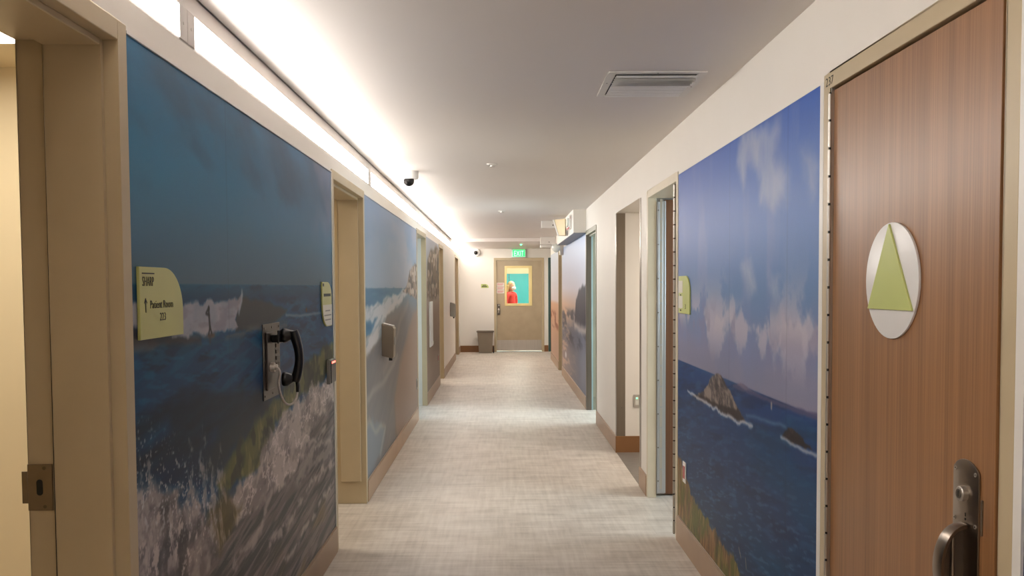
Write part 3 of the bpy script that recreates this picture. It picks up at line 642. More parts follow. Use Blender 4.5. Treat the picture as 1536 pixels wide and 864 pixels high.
    # grassy slope
    g = p.poly([(4.964, 0.488), (4.852, 0.472), (4.711, 0.419), (4.545, 0.348), (4.361, 0.325), (4.164, 0.31), (3.959, 0.286), (3.818, 0.279), (3.687, 0.255), (3.604, 0.225), (3.495, 0.179), (5.071, -0.403), (5.08, 0.465)], .012, .05, 14, 71)
    gc = mix((186, 144, 104), (100, 78, 54), p.n(42, 14, 5, 73, 8)*1.3-.1)
    p.C = p.C*(1-g[..., None])+gc*g[..., None]
    p.fill((98, 104, 46), g*sst(.42, .6, p.n(6, 6, 4, 75))*sst(.50, .25, p.Z)*.8)
    p.fill((176, 146, 104), g*sst(.6, .7, p.n(60, 9, 3, 77, 10))*.7); p.fill((60, 50, 32), g*sst(.6, .72, p.n(44, 9, 3, 79, -12))*.6)
    for a, b_ in (((3.626, 0.316), (3.657, 0.347)), ((3.545, 0.296), (3.556, 0.333))): p.fill((190, 170, 150), p.line([a, b_], .006, .008)*.7)
    p.seams([(3.831, 0.966)[0], (3.058, 1.068)[0]])
    p.build('mural', label, GAIN_R, 1.22)
bay(2.742, 4.942, 460, 'blue bay mural with rock islets under clouds on the right wall')
bay(.9, 1.654, 40, 'sliver of blue sea mural at the right edge of the picture', False)

# --- dusk beach murals (right, far)
def dusk(y0, y1, label, near):
    p = Paint(1, y0, y1, .148, MT, 200, 260)
    if near:
        p.grad([(.1, (112, 112, 124)), (.6, (120, 122, 136)), (.85, (104, 108, 124)), (1.1, (140, 138, 150)), (1.2, (206, 182, 168)), (1.45, (208, 204, 214)), (2.12, (176, 194, 226))])
        far = sst(11.0, 14.3, p.Y)
        p.fill((236, 190, 150), far*np.exp(-((p.Z-1.05)/.16)**2)*.9); p.fill((206, 168, 150), far*sst(.9, .4, p.Z)*.5)
        p.fill((66, 70, 84), sst(1.18, 1.05, p.Z)*sst(.55, .75, p.Z)*sst(.46, .6, p.n(1.6, 9, 5, 3, 6))*.8)
        p.fill((230, 196, 170), far*sst(1.15, .8, p.Z)*sst(.5, .66, p.n(2, 14, 4, 5))*.7)
        rk = p.poly([(11.92, 0.957), (11.698, 1.275), (11.293, 1.422), (10.739, 1.491), (10.081, 1.506), (10.093, 0.926), (11.116, 0.922)], .03, .04, 4, 7); p.fill((58, 60, 74), rk*.95)
        rk = p.poly([(12.602, 1.006), (12.478, 1.126), (12.133, 1.155), (12.027, 1.008)], .02, .02, 5, 8); p.fill((80, 80, 90), rk*.9)
        p.fill((240, 220, 204), p.line([(11.92, 0.938), (10.931, 0.932), (10.093, 0.926)], .05, .08, .04, 5)*.6)
        bp = (13.531, 0.402); p.fill((235, 235, 240), 1-sst(.03, .07, np.hypot((p.Y-bp[0])*.4, p.Z-bp[1])))
    else:
        p.grad([(.1, (206, 172, 150)), (.7, (214, 176, 150)), (1.15, (216, 172, 140)), (1.22, (214, 206, 206)), (2.12, (206, 212, 226))])
        p.fill((140, 78, 56), sst(1.05, .95, p.Z)*sst(.65, .75, p.Z)*sst(.46, .58, p.n(1.6, 9, 5, 3, 6))*.85)
    p.build('mural', label, GAIN_RF, 1.05)
dusk(10.295, 14.335, 'dusk beach mural with a dark sea rock on the far right wall', True)
dusk(15.205, 17.545, 'farthest mural on the right, orange sand and driftwood at dusk', False)

# ------------------------------------------------------------------ signs on the walls
def arcpts(cx, cz, ry, rz, a0, a1, n=12): return [(cx+ry*math.cos(R(a0+(a1-a0)*i/n)), cz+rz*math.sin(R(a0+(a1-a0)*i/n))) for i in range(n+1)]
# left sign, patient room 223
t = thing('wall_sign', 'olive sign reading Patient Room 223 with an arrow, on the big wave mural', 'sign', (XL, 2.3550, 1.35))
x0 = XL+.003
pl = [(2.2070, 1.348), (2.5050, 1.348), (2.5050, 1.42)]+arcpts(2.3750, 1.42, .13, .117, 0, 90, 14)+[(2.2070, 1.537)]
MB().prism(pl, 0, x0, x0+.008).build('panel', 'olive', t, bevel=.0012, seg=2)
xf = x0+.0084
MB().box(xf, xf+.001, 2.2220, 2.3000, 1.5185, 1.5215).build('printed_bar', 'ink', t)
text_obj('lettering', 'SHARP', 'ink', t, (xf, 2.2220, 1.487), (0, 1, 0), (0, 0, 1), .036, .0008, .70)
text_obj('lettering', 'Patient Room', 'ink', t, (xf, 2.2680, 1.428), (0, 1, 0), (0, 0, 1), .031, .0008, .93)
text_obj('lettering', '223', 'ink', t, (xf, 2.3320, 1.394), (0, 1, 0), (0, 0, 1), .031, .0008, .93)
MB().box(xf, xf+.001, 2.2395, 2.2425, 1.418, 1.455).add([(xf+.0005, 2.2410, 1.456), (xf+.0005, 2.2300, 1.443), (xf+.0005, 2.2330, 1.441), (xf+.0005, 2.2410, 1.450), (xf+.0005, 2.2490, 1.441), (xf+.0005, 2.2520, 1.443)], [(0, 1, 2, 3), (0, 3, 4, 5)]).build('arrow', 'ink', t)

# left small leaf-shaped sign
t = thing('wall_sign', 'small leaf-shaped sign, olive above white, beside the second left doorway', 'sign', (XL, 4.575, 1.28))
pl = arcpts(4.575, 1.385, .12, .11, 180, 270, 10)+[(4.695, 1.275)]+arcpts(4.595, 1.43, .10, .08, 0, 90, 10)+[(4.455, 1.51)]
MB().prism(pl, 0, x0, x0+.008).build('panel', 'olive', t, bevel=.001, seg=1)
pl = arcpts(4.575, 1.38, .116, .10, 180, 270, 10)+[(4.691, 1.28), (4.691, 1.39), (4.459, 1.39)]
MB().prism(pl, 0, x0+.008, x0+.0095).build('paper_insert', 'insert', t)
MB().box(x0+.008, x0+.0092, 4.49, 4.665, 1.434, 1.449).build('black_band', 'ink', t)
MB().box(x0+.008, x0+.0092, 4.468, 4.495, 1.487, 1.502).build('printed_square', 'ink', t)
for i, (a, b) in enumerate(((4.52, 4.64), (4.49, 4.67), (4.51, 4.66))):
    MB().box(x0+.0095, x0+.0099, a, b, 1.355-.024*i, 1.362-.024*i).build('printed_line', 'grey_pl', t)

# right lime sign with inserts
t = thing('wall_sign', 'lime sign with two white inserts at the far edge of the blue bay mural', 'sign', (XR, 4.745, 1.33))
xr = XR-.003
pl = [(4.89, 1.325), (4.608, 1.325), (4.608, 1.44)]+[(4.708-q[0], q[1]) for q in arcpts(0, 1.44, .10, .094, 0, 90, 10)]+[(4.89, 1.534)]
MB().prism(pl, 0, xr-.008, xr).build('panel', 'lime', t, bevel=.001, seg=1)
for z in (1.372, 1.458): 
    MB().box(xr-.0095, xr-.008, 4.775, 4.88, z-.018+.0, z+.05).build('paper_insert', 'insert', t)
    MB().box(xr-.0092, xr-.008, 4.815, 4.842, z-.034, z-.026).build('printed_square', 'ink', t)
text_obj('lettering', '3', 'ink', t, (xr-.0084, 4.715, 1.352), (0, -1, 0), (0, 0, 1), .038, .0008, 1.3)

# restroom disc on the wooden door
t = thing('restroom_sign', 'round white sign with a lime triangle on the wood-grain door', 'sign', (XR, 2.24, 1.34))
xd = XR+.0035
def disc(cy, cz, r, xa, xb, n=56): return MB().prism([(cy+r*math.cos(2*math.pi*i/n), cz+r*math.sin(2*math.pi*i/n)) for i in range(n)], 0, xa, xb)
smooth_by_angle(disc(2.24, 1.49, .152, xd-.0065, xd).build('disc', 'disc', t, bevel=.001, seg=2), .6)
MB().prism([(2.244, 1.638), (2.368, 1.414), (2.112, 1.414)], 0, xd-.0125, xd-.0065).build('triangle', 'lime', t, bevel=.0012, seg=2)

# ------------------------------------------------------------------ lever lock of the wooden door
t = thing('door_lever', 'satin nickel crescent lever and keyed lock plate on the wood-grain door', 'door handle', (XR, 1.866, .75))
yc, hw = 1.867, .052
pl = [(yc-hw, .70), (yc+hw, .70), (yc+hw, 1.063)]+arcpts(yc+hw-.012, 1.066, .012, .012, 0, 60, 4)+arcpts(yc, .996, .085, .098, 62, 118, 10)+arcpts(yc-hw+.012, 1.066, .012, .012, 120, 180, 4)
smooth_by_angle(MB().prism(pl, 0, xd-.0045, xd).build('plate', 'nickel', t, bevel=.0015, seg=2), .5)
for (dy, z) in ((-.040, 1.068), (.040, 1.068), (-.042, .955), (.042, .955)):
    s_ = MB().tube([(xd-.0062, yc+dy, z), (xd-.0045, yc+dy, z)], .0045, 14).build('screw', 'steel', t)
    MB().tube([(xd-.0066, yc+dy, z), (xd-.0060, yc+dy, z)], .0018, 6).build('screw_recess', 'ink', s_)
cy_ = MB().tube([(xd-.0045, yc+.002, 1.018), (xd-.016, yc+.002, 1.018), (xd-.018, yc+.002, 1.018)], [.0165, .0165, .0145], 28).build('lock_cylinder', 'steel', t); smooth_by_angle(cy_, .6)
MB().tube([(xd-.018, yc+.002, 1.018), (xd-.0195, yc+.002, 1.018)], .0105, 20).build('key_plug', 'steel_dark', cy_)
MB().box(xd-.0202, xd-.0192, yc+.0005, yc+.0035, 1.011, 1.025).build('keyhole', 'ink', cy_)
MB().tube([(xd-.0052, yc-.002, .962), (xd-.0045, yc-.002, .962)], .003, 10).box(xd-.0054, xd-.0045, yc-.0035, yc-.0005, .968, .976).build('indicator', 'ink', t)
# crescent: curved rim band with a hollow web
cz, rz, rx = .856, .098, .064
def crescent():
    m = MB(); n = 22; vs = []; fs = []
    for i in range(n+1):
        a = R(-88+176*i/n); ca, sa = math.cos(a), math.sin(a)
        k = .55+.45*ca**.6
        w_o, w_i = .017*k+.003, .014*k+.002
        xo, zo = xd-.005-rx*ca**.85, cz+rz*sa
        xi, zi = xd-.005-(rx-.009)*ca**.85, cz+(rz-.010)*sa
        for (x, z, wd) in ((xo, zo, w_o), (xi, zi, w_i)):
            vs += [(x, yc-.006-wd, z), (x, yc-.006+wd, z)]
    for i in range(n):
        a, b = i*4, (i+1)*4
        fs += [(a, b, b+1, a+1), (a+2, a+3, b+3, b+2), (a, a+2, b+2, b), (a+1, b+1, b+3, a+3)]
    fs += [(0, 1, 3, 2), (n*4, n*4+2, n*4+3, n*4+1)]
    return m.add(vs, fs)
lv = crescent().build('lever', 'nickel', t, bevel=.0012, seg=2); smooth_by_angle(lv, .6)
pl = [(xd-.004, cz-rz+.012)]+[(xd-.005-(rx-.010)*math.cos(R(a)), cz+(rz-.011)*math.sin(R(a))) for a in range(-80, 81, 10)]+[(xd-.004, cz+rz-.012)]
MB().add([(q[0], yc+.004, q[1]) for q in pl]+[(q[0], yc+.007, q[1]) for q in pl], [tuple(range(len(pl))), tuple(range(len(pl), 2*len(pl)))]+[(i, (i+1) % len(pl), len(pl)+(i+1) % len(pl), len(pl)+i) for i in range(len(pl))]).build('web', 'steel_dark', lv)
MB().tube([(xd-.030, yc+.001, cz-.085), (xd-.030, yc+.001, cz+.066)], .0045, 10).build('rib', 'nickel', lv)
WB().wbox(1, -.009, -.004, 1.788, 1.7935, .945, 1.022).build('strike_lip', 'nickel', d6, bevel=.0015)

# ------------------------------------------------------------------ telephone on the left wall
M['phone_steel'] = mat('dull_stainless_steel', (98, 91, 86), .38, .85, var=.08, scale=(40, 40, 6))
t = thing('wall_telephone', 'steel plate telephone with a black handset and looped armoured cord', 'telephone', (XL, 3.47, 1.04))
MB().box(XL+.002, XL+.006, 3.352, 3.606, 1.038, 1.338).build('plate', 'phone_steel', t, bevel=.0015)
MB().box(XL+.006, XL+.014, 3.385, 3.50, 1.075, 1.305).build('raised_panel', 'phone_steel', t, bevel=.003)
for y in (3.37, 3.48, 3.59):
    for z in (1.055, 1.19, 1.322):
        if y == 3.48 and z == 1.19: continue
        MB().tube([(XL+.006, y, z), (XL+.0085, y, z)], .0045, 10).build('screw', 'steel_dark', t)
kp = MB().box(XL+.006, XL+.010, 3.515, 3.575, 1.15, 1.262).build('keypad', 'phone_steel', t, bevel=.0015)
for i in range(4):
    for j in range(3): MB().box(XL+.010, XL+.0145, 3.519+j*.019, 3.532+j*.019, 1.16+i*.026, 1.176+i*.026).build('key', 'steel_dark', kp, bevel=.001, seg=1)
MB().box(XL+.014, XL+.045, 3.44, 3.50, 1.262, 1.292).box(XL+.040, XL+.048, 3.43, 3.51, 1.258, 1.312).build('cradle', 'black', t, bevel=.004)
h = thing_h = MB()
yh = 3.49
# handle (arched), then the two cups facing the wall
pts = []
for i in range(15):
    f = i/14; z = 1.305-.205*f; x = XL+.088+.024*math.sin(math.pi*(f*.9+.02))
    pts.append((x, yh+.004*math.sin(f*3), z))
hs = MB().tube(pts, [.019, .020, .020, .019, .0185, .018, .0175, .0175, .0175, .018, .0185, .019, .020, .020, .018], 14)
for z0, l in ((1.290, .052), (1.112, .050)):
    hs.tube([(XL+.096, yh, z0+.006), (XL+.078, yh, z0+.001), (XL+.064, yh, z0-.001), (XL+.052, yh, z0-.002), (XL+.046, yh, z0-.002)], [.012, .021, .028, .030, .027], 18)
hd = hs.build('handset', 'black', t); smooth_by_angle(hd, .8)
MB().tube([(XL+.103, yh+.002, 1.10), (XL+.105, yh+.002, 1.080), (XL+.104, yh+.002, 1.058)], [.0085, .0075, .007], 12).build('cord_sleeve', 'black', hd, smooth=True)
MB().tube([(XL+.006, 3.43, 1.165), (XL+.030, 3.43, 1.165)], [.019, .019], 20).tube([(XL+.030, 3.43, 1.165), (XL+.040, 3.43, 1.165)], [.013, .012], 16).build('cord_socket', 'cable', t, smooth=False)
a = Vector((XL+.040, 3.43, 1.163)); 
cp = [a, Vector((XL+.050, 3.428, 1.145)), Vector((XL+.044, 3.43, 1.10)), Vector((XL+.05, 3.435, 1.055)), Vector((XL+.064, 3.45, 1.018)), Vector((XL+.082, 3.47, 1.010)), Vector((XL+.098, 3.485, 1.030)), Vector((XL+.104, 3.492, 1.064))]
def crom(P, n=8):
    o = []
    for i in range(len(P)-1):
        p0, p1, p2, p3 = P[max(i-1, 0)], P[i], P[i+1], P[min(i+2, len(P)-1)]
        for k in range(n):
            t_ = k/n; o.append(.5*((2*p1)+(p2-p0)*t_+(2*p0-5*p1+4*p2-p3)*t_*t_+(3*p1-p0-3*p2+p3)*t_**3))
    return o+[P[-1]]
MB().tube(crom(cp), .0046, 12).build('cord', 'cable', t, smooth=True)

# card reader by the second door
t = thing('card_reader', 'small card reader with a red light beside the second left doorway', 'card reader', (XL, 4.65, .96))
MB().box(XL+.002, XL+.022, 4.575, 4.715, .965, 1.095).build('housing', 'grey_pl', t, bevel=.003)
MB().box(XL+.022, XL+.0265, 4.585, 4.71, .97, 1.09).build('face', 'black', t, bevel=.002)
MB().box(XL+.0265, XL+.028, 4.60, 4.69, 1.074, 1.084).build('indicator', 'redled', t)

# hand-rub dispensers
def dispenser(y, m, label, seam=True):
    t = thing('dispenser', label, 'dispenser', (XL, y+.055, .92), 'hand rub dispensers on the left wall')
    prof = [(XL+.002, .945), (XL+.085, .925), (XL+.092, .94), (XL+.098, 1.155), (XL+.088, 1.172), (XL+.002, 1.195)]
    MB().prism(prof, 1, y, y+.13).build('body', m, t, bevel=.004)
    MB().prism([(XL+.006, 1.197), (XL+.088, 1.175), (XL+.090, 1.179), (XL+.006, 1.201)], 1, y+.006, y+.124).build('lid', 'steel', t)
    MB().box(XL+.05, XL+.078, y+.045, y+.085, .905, .935).build('nozzle', 'black', t, bevel=.003)
    MB().box(XL+.0965, XL+.0995, y+.03, y+.10, 1.03, 1.09).build('window', 'grey_pl', t)
dispenser(6.70, 'bronze', 'bronze-grey hand rub dispenser on the beach mural')
dispenser(15.75, 'grey_pl', 'small grey dispenser on the blank wall far down the left')
# white tall panel on the house mural
t = thing('wall_chart_holder', 'tall narrow white panel on the brown house mural', 'wall panel', (XL, 11.35, .7))
MB().box(XL+.003, XL+.02, 11.12, 11.55, .70, 1.29).build('panel', 'white_pl', t, bevel=.003)
MB().box(XL+.02, XL+.026, 11.14, 11.53, .72, .76).build('ledge', 'white_pl', t)

# electrical outlets
def outlet(side, y, z, label, face, m, rot=0):
    t = thing('electrical_outlet', label, 'outlet', (wx(side, 0), y, z-.057))
    WB().wbox(side, -.008, -.002, y-.036, y+.036, z-.058, z+.058).build('cover_plate', m, t, bevel=.0015)
    WB().wbox(side, -.011, -.008, y-.018, y+.018, z-.035, z+.035).build('receptacle', face, t, bevel=.001)
    for dz in (-.048, .048): MB().tube([(wx(side, -.0095), y, z+dz), (wx(side, -.008), y, z+dz)], .003, 8).build('screw', 'steel', t)
outlet(1, 4.745, .44, 'white outlet plate with a red socket low on the blue bay mural', 'red', 'white_pl')
outlet(-1, 9.42, .42, 'dark grey outlet low at the far edge of the beach mural', 'black', 'grey_pl')
outlet(-1, 12.6, .44, 'tiny red outlet low on the brown house mural', 'red', 'grey_pl')
t = thing('light_switch', 'steel plate switch with a green light, low in the alcove', 'switch', (1.2, 7.59, .40))
MB().box(1.172, 1.232, 7.582, 7.5875, .404, .516).build('cover_plate', 'steel', t, bevel=.0015)
MB().box(1.187, 1.217, 7.578, 7.582, .425, .495).build('rocker', 'insert', t, bevel=.001)
MB().box(1.196, 1.206, 7.5765, 7.578, .482, .488).build('indicator', 'greenled', t)

# stainless corner guards of the alcove
def guard(label, y, s):
    t = thing('corner_guard', label, 'corner guard', (XR, y, .147), 'stainless corner guards of the alcove')
    MB().box(XR-.003, XR+.0, min(y, y+s*.052), max(y, y+s*.052), .147, 2.12).build('wall_wing', 'guard_steel', t)
    MB().box(XR-.003, XR+.076, y-s*.003, y, .147, 2.12).build('side_wing', 'guard_steel', t)
    for z in (.4, 1.0, 1.7): MB().tube([(XR+.045, y-s*.003, z), (XR+.045, y-s*.0045, z)], .004, 8).build('screw', 'steel_dark', t)
guard('wide stainless corner guard on the far side of the alcove', 7.59, 1)
guard('thin stainless corner guard on the near side of the alcove', 6.31, -1)

# ------------------------------------------------------------------ ceiling things
M['vent_white'] = mat('vent_slat_white', (246, 244, 240), .35, var=.01)
t = thing('air_vent', 'white louvred air vent in the ceiling', 'vent', (.68, 3.94, CZ))
x0v, x1v, y0v, y1v = .468, .892, 3.705, 4.178
fz = CZ-.0075
f = MB().box(x0v, x1v, y0v, y0v+.032, fz, CZ-.0005).box(x0v, x1v, y1v-.03, y1v, fz, CZ-.0005).box(x0v, x0v+.034, y0v+.032, y1v-.03, fz, CZ-.0005).box(x1v-.034, x1v, y0v+.032, y1v-.03, fz, CZ-.0005)
f.build('frame', 'white', t, bevel=.0025)
MB().box(x0v+.034, x1v-.034, y0v+.032, y1v-.03, CZ-.0025, CZ-.0005).build('backing', 'dark', t)
n = 12; ys0, ys1 = y0v+.045, y1v-.04
for i in range(n):
    y = ys0+(ys1-ys0)*i/(n-1); a = R(-48) if 0 < i < 5 else R(6)
    hw_ = .0125 if i < 5 else .0108; c_, s_ = math.cos(a)*hw_, math.sin(a)*hw_
    zc_ = CZ-.0155 if i < 5 else CZ-.0135
    q = [(y-c_, zc_+s_), (y+c_, zc_-s_), (y+c_+.001, zc_-s_+.0014), (y-c_+.001, zc_+s_+.0014)]
    MB().prism(q, 0, x0v+.036, x1v-.036).build('slat', 'vent_white', t)
for x, y in ((.68, y0v+.014), (x0v+.014, 3.90), (x1v-.014, 3.97)): MB().tube([(x, y, fz-.001), (x, y, fz)], .004, 8).build('screw', 'steel_dark', t)

for i, (x, y, lb) in enumerate(((-.06, 6.48, 'nearest'), (.02, 10.44, 'middle'), (-.007, 14.67, 'farthest'))):
    t = thing('sprinkler', lb+' of the three small round sprinklers along the ceiling', 'sprinkler', (x, y, CZ), 'ceiling sprinklers')
    MB().tube([(x, y, CZ-.0005), (x, y, CZ-.006), (x, y, CZ-.010)], [.042, .040, .030], 24).build('escutcheon', 'white', t)
    if i < 2:
        MB().tube([(x, y, CZ-.010), (x, y, CZ-.020)], [.013, .011], 14).build('head', 'steel', t)
        MB().tube([(x, y, CZ-.020), (x, y, CZ-.023)], .022, 16).build('deflector', 'steel', t)

def lathe_z(prof, x, y, n=28): return MB().tube([(x, y, z) for z, r in prof], [r for z, r in prof], n)
t = thing('ceiling_camera', 'white dome security camera under the ceiling by the luminous wall light', 'camera', (-.712, 6.87, CZ))
smooth_by_angle(lathe_z([(CZ-.0005, .064), (CZ-.052, .064), (CZ-.062, .058)], -.712, 6.87).build('housing', 'white_pl', t), .6)
MB().ell((-.722, 6.862, CZ-.078), (.042, .042, .042), 24, 14).build('eyeball', 'black', t, smooth=True)
MB().tube([(-.738, 6.83, CZ-.090), (-.745, 6.815, CZ-.096)], .015, 16).build('lens_ring', 'dark', t)
t = thing('wall_camera', 'white dome security camera on the end wall', 'camera', (-.54, YE, 2.25))
MB().tube([(-.54, YE-.001, 2.25), (-.54, YE-.04, 2.25), (-.54, YE-.055, 2.25)], [.088, .085, .07], 28).build('housing', 'white_pl', t)
MB().ell((-.56, YE-.075, 2.247), (.044, .044, .044), 18, 12).build('eyeball', 'black', t, smooth=True)

# blade-shaped boxes hung under the ceiling on the right
t = thing('hanging_box', 'white box under the ceiling with a dark dot, nearer of the two', 'ceiling box', (.71, 12.1, 2.29))
MB().box(.575, .868, 12.05, 12.17, 2.295, CZ-.0005).build('body', 'white', t, bevel=.004); MB().tube([(.735, 12.05, 2.335), (.735, 12.047, 2.335)], .009, 12).build('dot', 'dark', t)
t = thing('hanging_box', 'white box under the ceiling drop, farther of the two', 'ceiling box', (.86, 16.0, 2.27))
MB().box(.74, 1.02, 15.95, 16.1, 2.262, CZ-.0005).build('body', 'white', t, bevel=.004); MB().tube([(.90, 15.95, 2.30), (.90, 15.947, 2.30)], .009, 12).build('dot', 'dark', t)
t = thing('emergency_light', 'slim white wall unit with a red end under the farther ceiling box', 'emergency light', (.86, 16.25, 2.17))
MB().box(.70, .985, 15.2, 15.3, 2.165, 2.215).build('body', 'white_pl', t, bevel=.004); MB().box(.955, 1.021, 15.21, 15.29, 2.135, 2.165).build('red_cap', 'red', t, bevel=.003)

# soffit box on the right with strobe and wedge panel
struct(MB().box(.872, XR-.0001, 10.3, 13.25, 2.12, CZ-.0001).build('trim_3', 'wall'), 'boxed-in soffit')
struct(MB().box(.872, XR, 10.3, 13.25, 2.112, 2.1195).build('trim_4', mat('slate_soffit_underside', (132, 138, 146), .5)))  # underside of the soffit in a darker grey-blue
t = thing('fire_strobe', 'white fire alarm strobe with red lettering on the soffit side', 'alarm', (.872, 10.75, 2.17))
MB().box(.842, .870, 10.55, 10.95, 2.185, 2.352).build('body', 'white_pl', t, bevel=.003)
MB().box(.822, .842, 10.62, 10.86, 2.22, 2.32).build('flash_lens', 'domeglass', t, bevel=.006)
MB().box(.836, .843, 10.56, 10.94, 2.187, 2.208).build('red_strip', 'red', t)
text_obj('lettering', 'FIRE', 'red', t, (.852, 10.549, 2.335), (0, 0, -1), (1, 0, 0), .016, .001, 1)
t = thing('wedge_sign', 'cream wedge-shaped sign panel hanging from the soffit side', 'sign', (.80, 11.2, 2.12))
pr = [(.700, 2.345), (.735, 2.135), (.868, 2.135), (.868, 2.345)]
MB().add([(.705, 11.30, 2.352), (.835, 11.12, 2.352), (.835, 11.12, 2.14), (.760, 11.22, 2.14), (.868, 11.35, 2.352), (.868, 11.35, 2.14)],
         [(0, 3, 2, 1), (0, 1, 4), (3, 5, 2), (1, 2, 5, 4), (0, 4, 5, 3)]).build('face', mat('cream_sign_acrylic', (228, 206, 160), .4), t)
MB().add([(.690, 11.30, 2.354), (.706, 11.295, 2.354), (.761, 11.215, 2.138), (.748, 11.22, 2.138), (.690, 11.36, 2.354), (.706, 11.36, 2.354), (.761, 11.28, 2.138), (.748, 11.28, 2.138)],
         [(0, 1, 2, 3), (4, 7, 6, 5), (0, 3, 7, 4), (1, 5, 6, 2), (0, 4, 5, 1), (3, 2, 6, 7)]).build('edge', 'white', t)

# dome light on its bracket
t = thing('dome_light', 'frosted glass dome light on a metal bracket above the dusk beach mural', 'light fixture', (XR, 14.05, 1.95))
MB().box(.965, XR-.003, 13.98, 14.12, 1.99, 2.15).build('bracket', 'steel', t, bevel=.003)
MB().ell((.905, 14.0, 2.115), (.072, .072, .085), 24, 14, f=lambda d: 1 if d.z < .2 else .72+.28*(1-max(0, d.z-.2)/.8)).build('dome', 'domeglass', t, smooth=True)
MB().box(.83, .97, 13.96, 14.05, 2.155, 2.172).build('cap', 'white_pl', t, bevel=.003)

# indicator lamp near the end
t = thing('indicator_lamp', 'tiny green lamp glowing under the ceiling near the exit', 'lamp', (.41, 16.9, 2.335))
MB().tube([(.41, 17.3, 2.3348), (.41, 17.3, 2.325)], .035, 16).build('body', 'white_pl', t)
MB().ell((.41, 17.29, 2.318), (.018, .018, .012), 12, 8).build('bulb', 'greenled', t)

# ------------------------------------------------------------------ end wall
r = sempty('door_10', (.41, YE, 0), 'tan door with a tall window in the end wall')
fx0, fx1 = -.156, .983
MB().box(fx0, fx0+.055, YE-.008, YE+.158, 0, 2.13).box(fx1-.055, fx1, YE-.008, YE+.158, 0, 2.13).box(fx0+.055, fx1-.055, YE-.008, YE+.158, 2.075, 2.13).build('frame', 'frame', r, bevel=.003)
gx0, gx1, gz0, gz1 = .136, .634, 1.10, 1.90
lx0, lx1, y0, y1 = fx0+.058, fx1-.058, YE+.02, YE+.065
lf = MB().box(lx0, gx0, y0, y1, .03, 2.07).box(gx1, lx1, y0, y1, .03, 2.07).box(gx0, gx1, y0, y1, .03, gz0).box(gx0, gx1, y0, y1, gz1, 2.07).build('door_leaf', mat('tan_door_enamel', (176, 158, 130), .42), r)
o0, o1, o2, o3 = .090, .710, 1.045, 1.948
MB().box(o0, gx0, y0-.012, y0, o2, o3).box(gx1, o1, y0-.012, y0, o2, o3).box(gx0, gx1, y0-.012, y0, o2, gz0).box(gx0, gx1, y0-.012, y0, gz1, o3).build('window_trim', 'winframe', lf, bevel=.002, seg=1)
MB().box(gx0, gx1, y0+.018, y0+.024, gz0, gz1).build('window_pane', 'glass', lf)
MB().box(lx0+.01, lx1-.01, y0-.003, y0, .035, .268).build('kick_plate', 'steel', lf)
MB().box(fx0+.055, fx1-.055, YE-.03, YE+.1, 0, .012).build('threshold', 'alu', r)
hp_ = MB().box(-.085, -.015, y0-.006, y0, .84, 1.09).build('handle_plate', 'steel_dark', lf, bevel=.002)
MB().tube([(-.05, y0-.006, .95), (-.05, y0-.045, .95)], [.028, .024], 16).ell((-.05, y0-.05, .935), (.02, .012, .06), 14, 10).build('handle', 'steel', hp_, smooth=True)
MB().tube([(-.045, y0-.006, 1.06), (-.045, y0-.02, 1.06)], .018, 14).build('lock_cylinder', 'steel', hp_)
# notices
for i, lb in enumerate(('top', 'middle', 'bottom')):
    z = 1.57-.082*i
    t = thing('notice', lb+' of three small white notices with red print beside the end door window', 'notice', (-.02, y0, z-.076), 'notices on the end door')
    MB().box(-.092, .078, y0-.0035, y0-.001, z-.076, z).build('sheet', 'insert', t)
    for k in range(3): MB().box(-.078, .062-.02*(k == 2), y0-.0045, y0-.0035, z-.022-.019*k, z-.014-.019*k).build('printed_line', mat('red_ink', (200, 90, 90), .5) if i+k == 0 else bpy.data.materials['red_ink'], t)
# green room sign
t = thing('wall_sign', 'small lime sign on the end wall left of the door', 'sign', (-.36, YE, 1.45))
pl = [(-.445, 1.455), (-.275, 1.455), (-.275, 1.49), (-.30, 1.525), (-.34, 1.543), (-.445, 1.543)]
MB().prism(pl, 1, YE-.008, YE-.002).build('panel', 'lime', t); MB().box(-.43, -.31, YE-.009, YE-.008, 1.475, 1.495).box(-.41, -.33, YE-.009, YE-.008, 1.505, 1.52).build('printed_line', 'ink', t)
# exit sign
t = thing('exit_sign', 'glowing green EXIT sign above the end door', 'sign', (.41, YE, 2.14))
MB().box(.248, .574, YE-.06, YE-.002, 2.138, 2.325).build('housing', 'alu', t, bevel=.004)
MB().box(.272, .552, YE-.064, YE-.06, 2.155, 2.310).build('face', 'exitface', t)
text_obj('lettering', 'EXIT', 'exitletter', t, (.412, YE-.0645, 2.168), (1, 0, 0), (0, 0, 1), .175, .001, .62, 'CENTER')
# waste bin
t = thing('waste_bin', 'taupe plastic waste bin against the end wall', 'bin', (-.35, 19.22, 0))
def fr(w_, d_, z): return [(-.35-w_/2, 19.24-d_/2, z), (-.35+w_/2, 19.24-d_/2, z), (-.35+w_/2, 19.24+d_/2, z), (-.35-w_/2, 19.24+d_/2, z)]
L_ = [fr(.285, .22, .002), fr(.355, .28, .47), fr(.385, .31, .472), fr(.390, .315, .497), fr(.365, .29, .497), fr(.275, .21, .012)]
MB().add(sum(L_, []), [(3, 2, 1, 0)]+[(4*k+i, 4*k+(i+1) % 4, 4*k+4+(i+1) % 4, 4*k+4+i) for k in range(5) for i in range(4)]+[(20, 21, 22, 23)]).build('body', 'bin', t, bevel=.003)
MB().box(-.35-.197, -.35+.197, 19.24-.16, 19.24-.1575, .474, .482).build('rim_line', 'dark', t)
MB().box(-.185, -.160, 19.15, 19.17, .001, .15).build('foot', 'dark', t)
